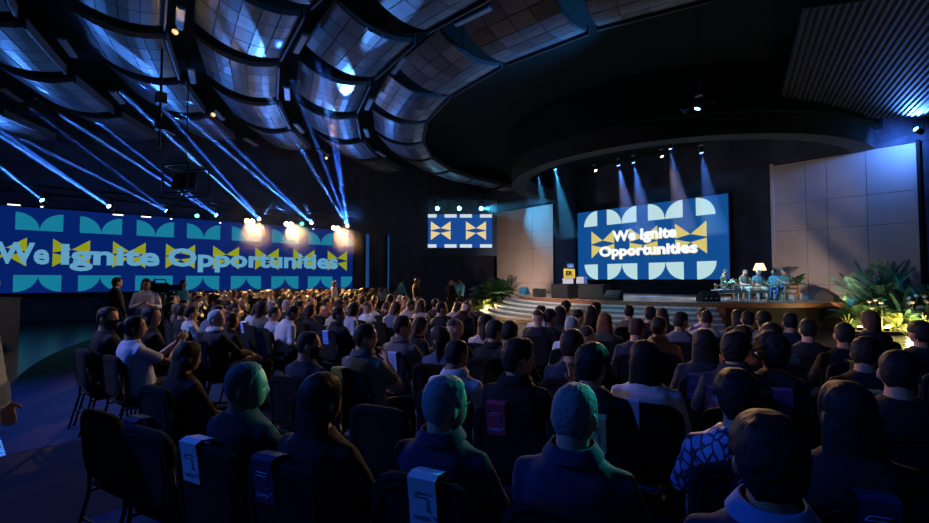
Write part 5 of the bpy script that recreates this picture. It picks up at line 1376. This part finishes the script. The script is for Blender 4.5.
# unseen cyan and warm key lights added near the header row for the panel
spot('panel_fill', V((-9.6, 18.6, 7.2)), V((-7.4, 21.0, SH)), 6500, (.12, .60, 1.0), 38, .5, .08)
spot('panel_fill_warm', V((-7.6, 18.2, 6.6)), V((-8.0, 21.0, 1.2)), 900, (1, .75, .5), 30, .5, .08)
spot('steps_fill', V((-12.5, 12.0, 7.6)), V((-14.0, 17.5, .6)), 5200, (.9, .85, .9), 56, .7, .1)  # this and the next: unseen wash added to brighten steps and lectern
spot('steps_fill', V((-9.5, 12.0, 7.6)), V((-9.0, 16.5, .6)), 1500, (.2, .6, 1.0), 36, .7, .1)
# the two warm header lamps face the audience and light it from the stage
for sx, sy in ((594, 169), (661, 154)):
    p = at_v(sx, sy, 19.6); t = V((-6.5, 5.5, 1.0)); spot('front_light', p + (t - p).normalized() * .25, t, 3400, (1.0, .56, .26), 70, .6, .08)
# lamp at the right end of the header: lights the ribbed ceiling and the pale wall
p = at_v(919, 131, 22.6)
moving_head(p, (-.5, -.7, .5), 'lens_cyan', 'bright blue lamp at the right end of the round header', None, .9, hang=9.2)
spot('header_end_light', p + V((-.1, -.3, .25)), p + V((.3, -2.4, 1.6)), 1500, BLUE, 80, .9, .05)
spot('wall_graze', p + V((-.25, -.1, -.05)), p + V((-.9, .9, -.55)), 330, BLUE, 150, 1.0, .05)
spot('garden_fill', p + V((-.1, -.3, -.1)), ground(880, 15.8, 1.6), 6500, (.04, .45, .95), 22, .6, .05)  # cyan spot added at this lamp to tint the palms
beam(p + V((-.1, -.2, -.1)), p + V((-3.4, -.1, -1.5)), .10, .9, 420, BLUE, vmat('haze_wall', .05, .3), spread=1.5, blend=1.0, label='blue beam grazing the right-hand pale wall')
# teal spots picking out a few people in the back rows
for (px, py, zz, pw, an) in ((590, 420, 1.15, 17000, 1.6), (468, 410, 1.15, 12000, 1.4), (262, 385, 1.15, 17000, 1.7)):
    t = at_z(px, py, zz); s = V((-1.6, 21.8, 7.0)); spot('teal_spot', s, t, pw, TEAL, an, .6, .05)
# hanging moving light in the void, lamp cluster under the ceiling rings, work lamps
p = at_d(699, 104, 13.0); e = moving_head(p, (-.3, -.2, -1), 'lens_blue', 'pair of lamps hanging on a cable in the black void', None, .9, hang=9.2)
spot('ring_fill', p + V((-.45, -.2, -.1)), V((-11.5, 7.5, 8.1)), 1500, (.06, .40, 1.0), 95, .9, .05)  # blue wash on the inner ceiling ring, added at this hanging lamp
for sx in (-.25, .25): obj('side_lamp', tb([(sx, 0, .05), (sx * 1.6, -.1, -.12)], [.07, .09], 10), 'black_metal', e)
obj('rigging_hook', tb([(0, 0, .35), (.06, 0, .5), (0, 0, .62)], .02, 6), 'wood', e)
p = at_d(186, 181, 15.0); e = empty('lamp_cluster', p, .6); tag(e, 'boxy black lamp cluster hanging under the ceiling panels', 'stage light')
b = bmesh.new()
for x in (-.5, .5):
    for y in (-.4, .4): cyl(b, (x, y, -.45), (x, y, .45), .03, seg=6)
for z in (-.45, .45):
    for x in (-.5, .5): cyl(b, (x, -.4, z), (x, .4, z), .03, seg=6)
    for y in (-.4, .4): cyl(b, (-.5, y, z), (.5, y, z), .03, seg=6)
obj('cage', b, 'black_metal', e)
for k in range(4): obj('lamp', tb([(-.36 + .24 * k, 0, .25), (-.36 + .24 * k, -.1, -.3)], [.09, .11], 10), 'black_metal', e)
b = bmesh.new(); cyl(b, (0, 0, .42), (0, 0, 9.19 - p.z), .02, seg=5); obj('cable', b, 'black_metal', e)
p = at_d(161, 92, 12.5); e = empty('speaker_pole', p); tag(e, 'black vertical pole with clamped boxes hanging under the ceiling panels', 'pole')
b = bmesh.new(); cyl(b, (0, 0, -1.5), (0, 0, 9.15 - p.z), .03, seg=8); obj('tube', b, 'black_metal', e)
for z in (-.2, -.9): obj('clamped_box', bx((.05, 0, z), (.3, .25, .3), bev=.02), 'black_metal', e)
for k, (px, py, d) in enumerate(((174, 33, 11.5), (212, 115, 15.0), (325, 158, 22.0))):
    p = at_d(px, py, d); e = empty('work_lamp', p); tag(e, 'small warm lamp glowing in the gap between the ceiling panel rings', 'ceiling light', 'warm lamps between the ceiling panel rings')
    b = bmesh.new(); tube(b, [(0, 0, .18), (.05, 0, .05), (.12, .02, -.02)], [.05, .08, .09], 10); obj('housing', b, 'black_metal', e)
    b = bmesh.new(); tube(b, [(.12, .02, -.02), (.14, .022, -.04)], .05, 10); obj('lens', b, 'lens_work', e)
    b = bmesh.new(); cyl(b, (0, 0, .18), (0, 0, 9.15 - p.z), .01, seg=4); obj('cable', b, 'black_metal', e)
    point('work_bulb', p + V((.18, .03, -.1)), 12, WARM, .04)
# unseen warm wash added on each pale wall, besides the garden lamps
spot('wall_fill', ground(840, 16.0, 1.0), V((-4.6, 23.5, 3.0)), 240, (1, .70, .5), 110, .7, .1)
spot('wall_fill', V((-20.5, 20.5, 1.0)), V((-21.6, 23.5, 3.0)), 330, (1, .66, .5), 110, .7, .1)
